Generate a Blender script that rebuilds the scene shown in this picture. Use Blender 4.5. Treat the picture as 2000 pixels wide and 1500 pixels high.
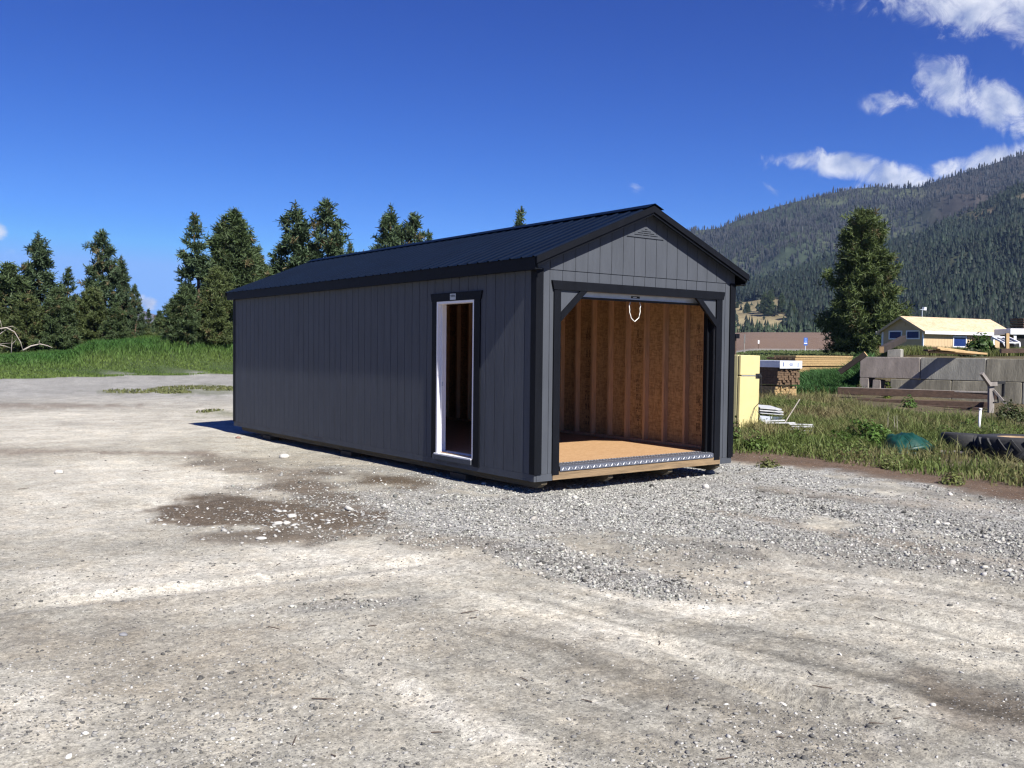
import bpy, bmesh, math, random
import numpy as np
from mathutils import Vector, Matrix
R = math.radians
random.seed(7); rng = np.random.default_rng(7)
for o in list(bpy.data.objects): bpy.data.objects.remove(o)
sc = bpy.context.scene
C = bpy.context.collection

# ---------------------------------------------------------------- camera
F, PITCH, YAW, ROLL = 1822.16, 0.03545, 0.65197, -0.010666      # focal in px of a 2000 px wide picture
Z0 = 0.265                                                      # bottom of the shed's siding above the ground
CAM = np.array([-7.0466, -8.7764, 1.4995 + Z0])
fwd = np.array([math.sin(YAW)*math.cos(PITCH), math.cos(YAW)*math.cos(PITCH), -math.sin(PITCH)])
rt = np.array([math.cos(YAW), -math.sin(YAW), 0.0])
dn = np.cross(fwd, rt)
rt2 = math.cos(ROLL)*rt + math.sin(ROLL)*dn
dn2 = -math.sin(ROLL)*rt + math.cos(ROLL)*dn
cam = bpy.data.cameras.new("camera"); cam.sensor_width = 36; cam.lens = F/2000*36
cam.clip_start = 0.1; cam.clip_end = 30000
co = bpy.data.objects.new("camera", cam); C.objects.link(co)
M = Matrix(((rt2[0], -dn2[0], -fwd[0], CAM[0]), (rt2[1], -dn2[1], -fwd[1], CAM[1]), (rt2[2], -dn2[2], -fwd[2], CAM[2]), (0, 0, 0, 1)))
co.matrix_world = M
sc.camera = co
def ray(px, py): return fwd + (px-1000)/F*rt2 + (py-750)/F*dn2
def at(px, py, D):                                              # world point seen in direction px,py at depth D metres
    return CAM + ray(px, py)*D
def project(P):
    d = P-CAM; z = d@fwd
    zz = np.where(z > 0.3, z, 0.3)
    return 1000+F*(d@rt2)/zz, 750+F*(d@dn2)/zz, z

# ---------------------------------------------------------------- light
SUN_AZ, SUN_EL = R(4.37), R(43.7)
SUN_STR, SKY_STR, EXPO = 5.0, 0.05, 0.90
trav = Vector((math.sin(SUN_AZ)*math.cos(SUN_EL), math.cos(SUN_AZ)*math.cos(SUN_EL), -math.sin(SUN_EL)))
sl = bpy.data.lights.new("sun", 'SUN'); sl.energy = SUN_STR; sl.angle = R(0.5); sl.color = (1.0, 0.965, 0.90)
so = bpy.data.objects.new("sun", sl); C.objects.link(so); so.rotation_euler = trav.to_track_quat('-Z', 'Y').to_euler()
so.location = (0, -20, 40)
sc.view_settings.view_transform = 'Standard'; sc.view_settings.look = 'None'
sc.view_settings.exposure = EXPO; sc.view_settings.gamma = 1
w = bpy.data.worlds.new("World"); sc.world = w; w.use_nodes = True
nt = w.node_tree; nt.nodes.clear()
def N(t, tree=None, **kw):
    n = (tree or nt).nodes.new(t)
    for k, v in kw.items(): setattr(n, k, v)
    return n
def LK(a, b, tree=None): (tree or nt).links.new(a, b)
def math_(op, a, b=None, tree=None, clamp=False):
    n = N('ShaderNodeMath', tree, operation=op); n.use_clamp = clamp
    for i, v in enumerate((a, b)):
        if v is None: continue
        if isinstance(v, (int, float)): n.inputs[i].default_value = v
        else: LK(v, n.inputs[i], tree)
    return n.outputs[0]
sky = N('ShaderNodeTexSky', sky_type='NISHITA'); sky.sun_disc = False
sky.sun_elevation = SUN_EL; sky.sun_rotation = math.pi+SUN_AZ
sky.altitude = 2000; sky.air_density = 0.8; sky.dust_density = 0.0; sky.ozone_density = 6.0
hs = N('ShaderNodeHueSaturation'); hs.inputs['Saturation'].default_value = 1.0; hs.inputs['Value'].default_value = 1.0
hs.inputs['Hue'].default_value = 0.5
sps = N('ShaderNodeSeparateColor'); LK(sky.outputs[0], sps.inputs[0]); sk = N('ShaderNodeCombineColor')
for i_, (p_, c_) in enumerate(((2.4, .175), (1.75, .335), (1.15, 1.10))): LK(math_('MINIMUM', math_('MULTIPLY', math_('POWER', sps.outputs[i_], p_), c_), (2.6, 5.2, 11.0)[i_]), sk.inputs[i_])
LK(sk.outputs[0], hs.inputs['Color'])
tc = N('ShaderNodeTexCoord')
dirv = N('ShaderNodeVectorMath', operation='NORMALIZE'); LK(tc.outputs['Generated'], dirv.inputs[0])
def dot_(v):
    n = N('ShaderNodeVectorMath', operation='DOT_PRODUCT'); LK(dirv.outputs[0], n.inputs[0]); n.inputs[1].default_value = tuple(v); return n.outputs['Value']
# clouds: (px, py, half width, half height, tilt in degrees, weight)
CLOUDS = [(1900, 12, 140, 44, 4, 1.0), (1760, 5, 90, 30, 0, .55), (1990, 60, 70, 30, 20, .6), (1868, 170, 75, 38, 22, .85),
          (1940, 205, 75, 32, 35, .8), (1995, 255, 40, 30, 40, .6), (1748, 197, 50, 22, -5, .55), (1632, 322, 98, 24, 6, 1.0),
          (1755, 350, 74, 26, 10, 1.0), (1700, 375, 60, 22, 0, .6), (1935, 318, 100, 26, -16, 1.0), (1505, 370, 22, 14, 35, .5), (1488, 318, 16, 18, 60, .32),
          (1247, 372, 22, 14, 30, .3), (-6, 452, 16, 16, 0, .8), (283, 592, 22, 14, 10, .9), (20, 490, 40, 22, 20, .28), (1620, 3, 60, 14, 0, .32), (310, 600, 50, 10, 0, .35)]
dens = None
for (cx, cy, a, b, t, wt) in CLOUDS:
    c = ray(cx, cy); c /= np.linalg.norm(c)
    ex = math.cos(R(t))*rt2+math.sin(R(t))*dn2; ex = ex-c*(ex@c); ex /= np.linalg.norm(ex)
    ey = np.cross(c, ex)
    sx = F/np.linalg.norm(ray(cx, cy))
    u = math_('MULTIPLY', dot_(ex*sx/a), 1.0); v = math_('MULTIPLY', dot_(ey*sx/b), 1.0)
    q = math_('ADD', math_('MULTIPLY', u, u), math_('MULTIPLY', v, v))
    m = math_('MULTIPLY', math_('SUBTRACT', 1.5, q), wt)
    m = math_('MULTIPLY', math_('MAXIMUM', m, 0.0), math_('GREATER_THAN', dot_(c), 0.5))
    dens = m if dens is None else math_('MAXIMUM', dens, m)
nz = N('ShaderNodeTexNoise'); nz.inputs['Scale'].default_value = 30; nz.inputs['Detail'].default_value = 12; nz.inputs['Roughness'].default_value = .66; nz.inputs['Distortion'].default_value = .6
LK(dirv.outputs[0], nz.inputs['Vector'])
dd = math_('ADD', dens, math_('MULTIPLY', math_('SUBTRACT', nz.outputs[0], 0.5), 3.4))
dd = math_('MULTIPLY', dd, math_('GREATER_THAN', dens, 0.001))
mr = N('ShaderNodeMapRange', interpolation_type='SMOOTHSTEP'); mr.inputs['From Min'].default_value = .42; mr.inputs['From Max'].default_value = 1.5
mr.inputs['To Max'].default_value = .88
LK(dd, mr.inputs['Value'])
edge = math_('MULTIPLY', mr.outputs[0], math_('MINIMUM', math_('MULTIPLY', dens, 2.5), 1.0))
nz2 = N('ShaderNodeTexNoise'); nz2.inputs['Scale'].default_value = 34; nz2.inputs['Detail'].default_value = 8; LK(dirv.outputs[0], nz2.inputs['Vector'])
cr = N('ShaderNodeValToRGB'); cr.color_ramp.elements[0].position = .36; cr.color_ramp.elements[0].color = (4.2, 5.0, 7.4, 1); cr.color_ramp.elements[1].position = .62; cr.color_ramp.elements[1].color = (10.2, 10.4, 11.2, 1)
LK(nz2.outputs[0], cr.inputs[0])
mx = N('ShaderNodeMixRGB'); LK(edge, mx.inputs[0]); LK(hs.outputs[0], mx.inputs[1]); LK(cr.outputs[0], mx.inputs[2])
bg = N('ShaderNodeBackground'); bg.inputs[1].default_value = SKY_STR; LK(mx.outputs[0], bg.inputs[0])
wo = N('ShaderNodeOutputWorld'); LK(bg.outputs[0], wo.inputs[0])
sc.cycles.max_bounces = 8; sc.cycles.diffuse_bounces = 5; sc.cycles.use_denoising = True
sc.cycles.filter_width = 1.3

# ---------------------------------------------------------------- helpers
def mat(name, base, rough=.7, metal=0., nscale=None, namp=.15, bump=0., bscale=60, stretch=None, spec=.5, attr=None, extra=None):
    m = bpy.data.materials.new(name); m.use_nodes = True; t = m.node_tree
    b = t.nodes['Principled BSDF']; b.inputs['Roughness'].default_value = rough; b.inputs['Metallic'].default_value = metal
    b.inputs['Specular IOR Level'].default_value = spec
    b.inputs['Base Color'].default_value = (*base, 1)
    g = N('ShaderNodeNewGeometry', t); tcn = N('ShaderNodeTexCoord', t); vec = tcn.outputs['Object']
    if stretch:
        mp = N('ShaderNodeMapping', t); mp.inputs['Scale'].default_value = stretch; LK(vec, mp.inputs['Vector'], t); vec = mp.outputs[0]
    src = None
    if attr:
        a = N('ShaderNodeAttribute', t); a.attribute_name = attr; src = a.outputs['Color']
    if nscale:
        n = N('ShaderNodeTexNoise', t); n.inputs['Scale'].default_value = nscale; n.inputs['Detail'].default_value = 7; n.inputs['Roughness'].default_value = .65
        LK(vec, n.inputs['Vector'], t)
        r = N('ShaderNodeMapRange', t); r.inputs['From Min'].default_value = .25; r.inputs['From Max'].default_value = .75
        r.inputs['To Min'].default_value = 1-namp; r.inputs['To Max'].default_value = 1+namp; LK(n.outputs[0], r.inputs['Value'], t)
        h = N('ShaderNodeVectorMath', t, operation='SCALE')
        if src: LK(src, h.inputs[0], t)
        else: h.inputs[0].default_value = base
        LK(r.outputs[0], h.inputs['Scale'], t); src = h.outputs[0]
    if src: LK(src, b.inputs['Base Color'], t)
    if bump:
        n2 = N('ShaderNodeTexNoise', t); n2.inputs['Scale'].default_value = bscale; n2.inputs['Detail'].default_value = 6
        LK(vec, n2.inputs['Vector'], t)
        bp = N('ShaderNodeBump', t); bp.inputs['Strength'].default_value = bump; bp.inputs['Distance'].default_value = .01; LK(n2.outputs[0], bp.inputs['Height'], t); LK(bp.outputs[0], b.inputs['Normal'], t)
    return m
def osb_mat(name, dark, light, scale=1., rough=.75):
    """oriented strand board: flakes from two stretched voronoi layers"""
    m = bpy.data.materials.new(name); m.use_nodes = True; t = m.node_tree; b = t.nodes['Principled BSDF']; b.inputs['Roughness'].default_value = rough
    tcn = N('ShaderNodeTexCoord', t)
    outs = []
    for k, (sx, rot) in enumerate((((9, 9, 30), .3), ((26, 26, 9), -.5))):
        mp = N('ShaderNodeMapping', t); mp.inputs['Scale'].default_value = [s*scale for s in sx]; mp.inputs['Rotation'].default_value = (rot, rot, 0)
        LK(tcn.outputs['Object'], mp.inputs['Vector'], t)
        v = N('ShaderNodeTexVoronoi', t); v.inputs['Scale'].default_value = 1.0; LK(mp.outputs[0], v.inputs['Vector'], t)
        outs.append(v.outputs['Color'])
    mxn = N('ShaderNodeMixRGB', t); mxn.inputs[0].default_value = .5; LK(outs[0], mxn.inputs[1], t); LK(outs[1], mxn.inputs[2], t)
    sep = N('ShaderNodeSeparateColor', t); LK(mxn.outputs[0], sep.inputs[0], t)
    n = N('ShaderNodeTexNoise', t); n.inputs['Scale'].default_value = 1.3*scale; n.inputs['Detail'].default_value = 4; LK(tcn.outputs['Object'], n.inputs['Vector'], t)
    f = math_('ADD', math_('MULTIPLY', sep.outputs[0], .8, t), math_('MULTIPLY', n.outputs[0], .35, t), t, True)
    rp = N('ShaderNodeValToRGB', t); rp.color_ramp.elements[0].position = .3; rp.color_ramp.elements[0].color = (*dark, 1); rp.color_ramp.elements[1].position = .8; rp.color_ramp.elements[1].color = (*light, 1)
    LK(f, rp.inputs[0], t); LK(rp.outputs[0], b.inputs['Base Color'], t)
    return m

def link_mesh(name, V, Fc, m, parent=None, smooth=False, col=None):
    me = bpy.data.meshes.new(name); me.from_pydata([tuple(v) for v in V], [], Fc); me.update()
    return finish(name, me, m, parent, smooth, col)
def finish(name, me, m, parent=None, smooth=False, col=None):
    if m: me.materials.append(m)
    if smooth: me.polygons.foreach_set('use_smooth', [True]*len(me.polygons))
    if col is not None:
        a = me.attributes.new('Col', 'FLOAT_COLOR', 'POINT'); cc = np.ones((len(me.vertices), 4), np.float32); cc[:, :3] = col; a.data.foreach_set('color', cc.ravel())
    o = bpy.data.objects.new(name, me); C.objects.link(o)
    if parent: o.parent = parent
    return o
def mesh_np(name, V, T, m, parent=None, smooth=False, col=None):
    """triangles (or quads) from numpy arrays"""
    V = np.asarray(V, np.float32); T = np.asarray(T, np.int32); k = T.shape[1]
    me = bpy.data.meshes.new(name); me.vertices.add(len(V)); me.vertices.foreach_set('co', V.ravel())
    me.loops.add(T.size); me.loops.foreach_set('vertex_index', T.ravel())
    me.polygons.add(len(T)); me.polygons.foreach_set('loop_start', np.arange(0, T.size, k, dtype=np.int32)); me.polygons.foreach_set('loop_total', np.full(len(T), k, np.int32))
    me.update(calc_edges=True)
    return finish(name, me, m, parent, smooth, col)
class MB:
    def __init__(s): s.v = []; s.f = []
    def add(s, V, Fc):
        n = len(s.v); s.v += [tuple(float(c) for c in p) for p in V]; s.f += [tuple(i+n for i in f) for f in Fc]; return s
    def box(s, x0, x1, y0, y1, z0, z1):
        return s.add([(x, y, z) for z in (z0, z1) for (x, y) in ((x0, y0), (x1, y0), (x1, y1), (x0, y1))],
                     [(3, 2, 1, 0), (4, 5, 6, 7), (0, 1, 5, 4), (1, 2, 6, 5), (2, 3, 7, 6), (3, 0, 4, 7)])
    def prism(s, poly, d):
        """closed polygon (3D points) extruded by vector d"""
        n = len(poly); A = [np.array(p, float) for p in poly]; B = [p+np.array(d, float) for p in A]
        return s.add(A+B, [tuple(range(n-1, -1, -1)), tuple(range(n, 2*n))]+[(i, (i+1) % n, n+(i+1) % n, n+i) for i in range(n)])
    def beam(s, a, b, w, h, up=(0, 0, 1)):
        a = np.array(a, float); b = np.array(b, float); d = (b-a)/np.linalg.norm(b-a); u = np.array(up, float)
        if abs(d@u) > .95: u = np.array((1., 0, 0))
        sd = np.cross(d, u); sd /= np.linalg.norm(sd); u = np.cross(sd, d)
        return s.prism([a+sd*w/2+u*h/2, a+sd*w/2-u*h/2, a-sd*w/2-u*h/2, a-sd*w/2+u*h/2], b-a)
    def tube(s, pts, rad, k=8):
        pts = [np.array(p, float) for p in pts]; rad = rad if hasattr(rad, '__len__') else [rad]*len(pts); V = []
        for i, p in enumerate(pts):
            d = pts[min(i+1, len(pts)-1)]-pts[max(i-1, 0)]; d /= np.linalg.norm(d)+1e-9
            u = np.cross(d, (0, 0, 1.)) if abs(d[2]) < .9 else np.cross(d, (1., 0, 0)); u /= np.linalg.norm(u); v = np.cross(d, u)
            V += [p+rad[i]*(math.cos(2*math.pi*j/k)*u+math.sin(2*math.pi*j/k)*v) for j in range(k)]
        Fc = [(i*k+j, i*k+(j+1) % k, (i+1)*k+(j+1) % k, (i+1)*k+j) for i in range(len(pts)-1) for j in range(k)]
        Fc += [tuple(range(k-1, -1, -1)), tuple(range((len(pts)-1)*k, len(pts)*k))]
        return s.add(V, Fc)
    def build(s, name, m, parent=None, smooth=False, label=None, bevel=0):
        o = link_mesh(name, s.v, s.f, m, parent, smooth)
        if label: o['label'] = label
        if bevel:
            bv = o.modifiers.new('bevel', 'BEVEL'); bv.width = bevel; bv.segments = 2; bv.limit_method = 'ANGLE'
        return o
def tag(o, label=None, cat=None, group=None, kind=None):
    for k, v in (('label', label), ('category', cat), ('group', group), ('kind', kind)):
        if v: o[k] = v
    return o
def thing(name, label, cat, loc=(0, 0, 0), rz=0, group=None):
    o = bpy.data.objects.new(name, None); C.objects.link(o); o.location = tuple(loc); o.rotation_euler = (0, 0, rz); o.empty_display_size = .2
    return tag(o, label, cat, group)
def fbm(x, y, oct=5, seed=0, rough=.5):
    out = np.zeros_like(x, dtype=float); amp = 1.; tot = 0
    for k in range(oct):
        rg = np.random.default_rng(seed*101+k); tb = rg.random((256, 256))
        X = x*2**k+17.3*k; Y = y*2**k-9.1*k
        xi = np.floor(X).astype(int); yi = np.floor(Y).astype(int); fx = X-xi; fy = Y-yi; fx = fx*fx*(3-2*fx); fy = fy*fy*(3-2*fy)
        a = tb[xi % 256, yi % 256]; b = tb[(xi+1) % 256, yi % 256]; c = tb[xi % 256, (yi+1) % 256]; d = tb[(xi+1) % 256, (yi+1) % 256]
        out += amp*((a*(1-fx)+b*fx)*(1-fy)+(c*(1-fx)+d*fx)*fy); tot += amp; amp *= rough
    return out/tot
def sst(a, b, x):
    t = np.clip((np.asarray(x, float)-a)/(b-a), 0, 1); return t*t*(3-2*t)

# ---------------------------------------------------------------- terrain
fh = np.array([math.sin(YAW), math.cos(YAW)]); rh = np.array([math.cos(YAW), -math.sin(YAW)])
def polar(x, y):
    """depth along the view and picture column of a ground point (columns past the frame are clamped)"""
    dx = x-CAM[0]; dy = y-CAM[1]; D = dx*fh[0]+dy*fh[1]; L = dx*rh[0]+dy*rh[1]; r = np.hypot(dx, dy)
    a = np.arctan2(L, D); a = np.clip(a, -1.2, 1.2)
    return r, 1000+F*np.tan(a)
def ground_h(x, y, micro=True):
    x = np.asarray(x, float); y = np.asarray(y, float)
    r, u = polar(x, y)
    right = sst(1330, 1480, u)
    hr = np.interp(r-np.interp(u, [1450, 1700, 1850, 2000, 2400], [0, 1.2, 3.2, 4.6, 5.]), [0, 13.5, 16, 20, 25, 30, 36, 60, 130, 160], [0, 0, .05, .20, .42, .56, .70, 1.0, 1.8, 2.2])
    # berm with tall grass on the left, behind the gravel road
    r0 = np.interp(u, [-800, 0, 455, 1000, 1300], [60, 56, 66, 78, 80])
    hb = np.interp(u, [-900, 0, 140, 175, 250, 455, 1000, 1200], [.8, 1.0, 1.05, 1.65, 1.9, 2.15, 2.0, 1.])*(1-sst(1150, 1330, u))
    prof = sst(0, 9, r-r0)*(1-.55*sst(16, 32, r-r0))
    bern = hb*prof*(.88+.24*fbm(x*.12, y*.12, 3, 5))
    # grassy mound held back by the concrete blocks on the right
    mo = sst(1650, 1740, u)*(1-sst(2300, 2500, u))*sst(28.4, 31.5, r*np.cos(np.arctan((u-1000)/F))+ (u-1680)*.0068)*(1-sst(40, 50, r))
    z = right*hr*(1-mo)+(1-right)*bern+mo*(1.72+.16*fbm(x*.3, y*.3, 3, 9))
    far = np.interp(r, [140, 650, 900, 20000], [0, 14.0, 15.0, 15.0])
    z = z+far
    if micro:
        near = 1-sst(30, 45, r)
        z = z+near*(.045*(fbm(x*.55, y*.55, 4, 1)-.5)+.018*(fbm(x*3.1, y*3.1, 4, 2)-.5)+.012*(fbm(x*14, y*14, 3, 3)-.5)*(1-sst(8, 16, r)))
        # wheel ruts sweeping off to the right
        for k, (ox, oy, ex, ey, wd, dp) in enumerate(RUTS):
            dx, dy = ex-ox, ey-oy; L = math.hypot(dx, dy); s = ((x-ox)*dx+(y-oy)*dy)/L; t = ((x-ox)*dy-(y-oy)*dx)/L+.25*np.sin(s*.35+k)
            m = sst(-1, .5, s)*(1-sst(L-.5, L+1, s))
            z = z+m*dp*(-np.exp(-(t/wd)**2)+.55*np.exp(-((np.abs(t)-1.7*wd)/(.6*wd))**2))*(.7+.6*fbm(s*1.2+k*7, t*3, 2, 4))
    return z
def flat(px, py, z=0.):
    d = ray(px, py); t = (z-CAM[2])/d[2]; return CAM+d*t
RUTS = []
for (a, b, c, d, wd, dp) in [(1330, 1060, 2050, 1185, .12, .03), (1180, 1075, 2050, 1300, .13, .022), (1450, 985, 2050, 1070, .13, .03), (560, 1235, 1050, 1480, .10, .022), (1300, 1225, 1800, 1420, .10, .03), (60, 1170, 900, 1085, .12, .02), (1330, 1290, 2000, 1500, .09, .02)]:
    A = flat(a, b); B = flat(c, d); RUTS.append((A[0], A[1], B[0], B[1], wd, dp))
def gp(px, py, it=25):
    """point of the terrain seen at picture position px,py"""
    lo, hi = 2., 400.
    d = ray(px, py)
    t = 2.
    prev = t
    while t < 900:
        p = CAM+d*t
        if p[2] < float(ground_h(p[0], p[1], False)): break
        prev = t; t *= 1.02
    for _ in range(it):
        m = (prev+t)/2; p = CAM+d*m
        if p[2] < float(ground_h(p[0], p[1], False)): t = m
        else: prev = m
    return CAM+d*t
def atg(px, D):
    """ground point in picture column px at depth D"""
    p = CAM+ray(px, 690)*D; return np.array([p[0], p[1], float(ground_h(p[0], p[1], False))])

# soil colours in patches: (px, py, rx, ry, tilt, strength, colour, gravel)
DUST = (.515, .488, .42); MID = (.355, .336, .284); DARK = (.255, .230, .185); WET = (.112, .088, .064); GREY = (.245, .24, .222); RED = (.12, .082, .057)
PATCH = [(200, 830, 420, 45, 0, .6, DUST, 0), (330, 945, 260, 50, 0, .95, DUST, 0), (120, 930, 150, 30, 0, .6, DUST, 0), (330, 1140, 330, 62, -3, .9, DUST, 0), (760, 1110, 260, 40, -2, .8, DUST, 0),
         (600, 1085, 200, 26, 0, .7, DUST, 0), (830, 1365, 280, 48, 25, .9, DUST, 0), (1000, 1440, 130, 40, 25, .6, DUST, 0), (1330, 1150, 230, 60, 5, .8, DUST, 0), (1720, 1135, 420, 38, 9, .8, DUST, 0), (1180, 1240, 260, 45, 5, .7, DUST, 0),
         (1900, 1190, 220, 30, 10, .8, DUST, 0), (1720, 1435, 55, 25, 20, .9, DUST, 0), (1690, 1288, 40, 12, 0, .9, DUST, 0), (130, 1010, 240, 40, 0, .55, DUST, 0), (60, 1400, 140, 90, 0, .4, DUST, 0),
         (400, 1300, 420, 110, 5, .6, DARK, 0), (1150, 1090, 330, 60, 8, .5, DARK, .4), (1330, 1350, 420, 60, 20, .5, DARK, 0), (1880, 1375, 240, 75, 12, .8, (0.144, 0.121, 0.094), 0), (950, 1240, 330, 50, 0, .35, DARK, 0), (420, 1165, 380, 16, -4, .6, DARK, .1),
         (60, 885, 160, 14, 0, .5, DARK, 0), (560, 905, 210, 22, 0, .6, DARK, .25),
         (760, 985, 330, 55, 3, .6, (0.169, 0.151, 0.126), .6), (1000, 1010, 330, 48, 4, .8, GREY, .8), (1180, 975, 260, 55, 2, 1., GREY, 1.), (1500, 955, 300, 50, 4, 1., GREY, 1.), (1360, 1000, 350, 42, 6, .85, GREY, .9), (1800, 1010, 360, 60, 6, .8, (0.180, 0.173, 0.162), .75),
         (1700, 1075, 420, 40, 9, .6, (0.187, 0.180, 0.169), .6), (1130, 1110, 190, 32, 14, .7, (0.158, 0.155, 0.148), .7), (1950, 960, 260, 40, 5, .7, (0.180, 0.169, 0.151), .6), (830, 935, 180, 20, 4, .7, GREY, .7), (700, 1180, 260, 14, -3, .5, (0.180, 0.176, 0.169), .5), (1400, 1075, 120, 18, 6, .5, (0.144, 0.137, 0.126), .5),
         (1600, 965, 260, 10, 7, .55, (0.274, 0.238, 0.187), .1), (1640, 1040, 380, 9, 10, .6, (0.281, 0.245, 0.194), .1), (1850, 985, 140, 16, 5, .5, (0.259, 0.230, 0.187), .1),
         (440, 1003, 180, 30, -2, 1.1, WET, .12), (620, 1028, 170, 24, 0, .8, WET, .35), (545, 1012, 170, 26, 0, 1.05, WET, .15), (640, 975, 110, 24, 14, .85, WET, .35), (520, 925, 150, 22, 12, .6, (0.137, 0.112, 0.086), .2), (760, 938, 100, 15, 5, 1., (0.101, 0.078, 0.054), .15), (480, 1050, 120, 14, 0, .7, WET, .1), (900, 1060, 140, 12, 4, .5, WET, .5)]
def soil(x, y):
    P = np.stack([x, y, np.zeros_like(x)], 1); px, py, z = project(P); r, u = polar(x, y)
    wx = (fbm(x*.9, y*.9, 5, 11)-.5); wy = (fbm(x*.9+50, y*.9, 5, 12)-.5); w3 = fbm(x*2.3, y*2.3, 5, 13, .6)-.5
    col = np.tile(np.array(MID), (len(x), 1)); grav = np.full(len(x), .08)
    col *= (1+.45*(fbm(x*.35, y*.35, 4, 14)-.5))[:, None]
    ax, ay, bx, by = RUTS[0][:4]; Ld = math.hypot(bx-ax, by-ay); sx_ = ((x-ax)*(bx-ax)+(y-ay)*(by-ay))/Ld; tx_ = ((x-ax)*(by-ay)-(y-ay)*(bx-ax))/Ld+.5*wx
    stk = .6*(fbm(sx_*.18, tx_*1.8, 5, 17, .6)-.5)+.55*(fbm(sx_*.3, tx_*6.5, 4, 19, .6)-.5); stk2 = fbm(x*.5, y*.5+.5*x, 5, 18, .65)-.5; kr = sst(700, 1150, u)[:, None]
    ok = z > .5
    for (cx, cy, rx, ry, t, s, c, g) in PATCH:
        ct, st = math.cos(R(t)), math.sin(R(t)); dx = px-cx; dy = py-cy
        q = np.sqrt(((dx*ct+dy*st)/rx)**2+((-dx*st+dy*ct)/ry)**2)+1.5*wx+1.2*w3
        m = (1-sst(.45, 1.3, q))*min(s, 1.)*ok
        if s > 1: m = (1-sst(.7, 1.05, q))*ok
        col = col*(1-m[:, None])+np.array(c)*m[:, None]; grav = grav*(1-m)+g*m
    col = col*np.clip(1+kr*1.6*stk[:, None]+(1-kr)*.5*stk2[:, None]+.3*w3[:, None], .55, 1.5); grav = np.clip(grav*(1+kr[:, 0]*1.6*stk)-.0, 0, 1)
    # gravel road far left, and the worn verge before the weeds
    m = (1-sst(900, 1050, u))*sst(26, 40, r+4*wx); col = col*(1-m[:, None])+np.array((.285, .28, .262))*(1+.35*w3[:, None]+.5*(fbm(r*.55+3*wx, u*.004, 4, 16)-.5)[:, None])*m[:, None]
    for (cx, cy, rx, ry) in ((390, 763, 95, 9), (440, 808, 60, 7), (250, 765, 60, 4)):
        q = np.hypot((px-cx)/rx, (py-cy)/ry)+2.2*w3+1.2*wx; m = (1-sst(.5, 1.2, q))*.5*ok; col = col*(1-m[:, None])+np.array((.10, .115, .05))*m[:, None]
    for (cx, cy, rx, ry) in ((100, 793, 200, 5), (60, 882, 170, 5), (330, 886, 130, 5)):
        q = np.hypot((px-cx)/rx, (py-cy)/ry)+2.2*w3; m = (1-sst(.4, 1.3, q))*.6*ok; col = col*(1-m[:, None])+np.array((.15, .115, .09))*m[:, None]
    e = edge_r(u); d = r-e+1.3*wx+.8*w3
    m = sst(1300, 1400, u)*sst(-.55, .15, d); col = col*(1-m[:, None])+np.array(RED)*m[:, None]; grav *= 1-m
    m = sst(1300, 1400, u)*sst(.9, 3.0, d); col = col*(1-m[:, None])+np.array((.095, .078, .045))*m[:, None]
    r0 = np.interp(u, [-800, 0, 455, 1000, 1300], [60, 56, 66, 78, 80])
    m = (1-sst(1250, 1330, u))*sst(-1.5, .5, r-r0+1.5*wx); col = col*(1-m[:, None])+np.array((.04, .065, .018))*m[:, None]
    m = sst(1250, 1330, u)*sst(55, 70, r); col = col*(1-m[:, None])+np.array((.075, .105, .034))*m[:, None]
    m = sst(143, 150, r); col = col*(1-m[:, None])+np.array((.155, .105, .075))*(1+.25*(fbm(x*.02, y*.02, 3, 15)-.5))[:, None]*m[:, None]
    m = sst(146, 148, r)*(1-sst(151, 153, r)); col = col*(1-m[:, None])+np.array((.25, .24, .22))*m[:, None]
    return col, np.clip(grav, 0, 1)
def edge_r(u): return np.interp(u, [1300, 1440, 1600, 1800, 2000, 2400], [16.3, 15.6, 15.0, 14.2, 13.2, 11.5])

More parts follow.
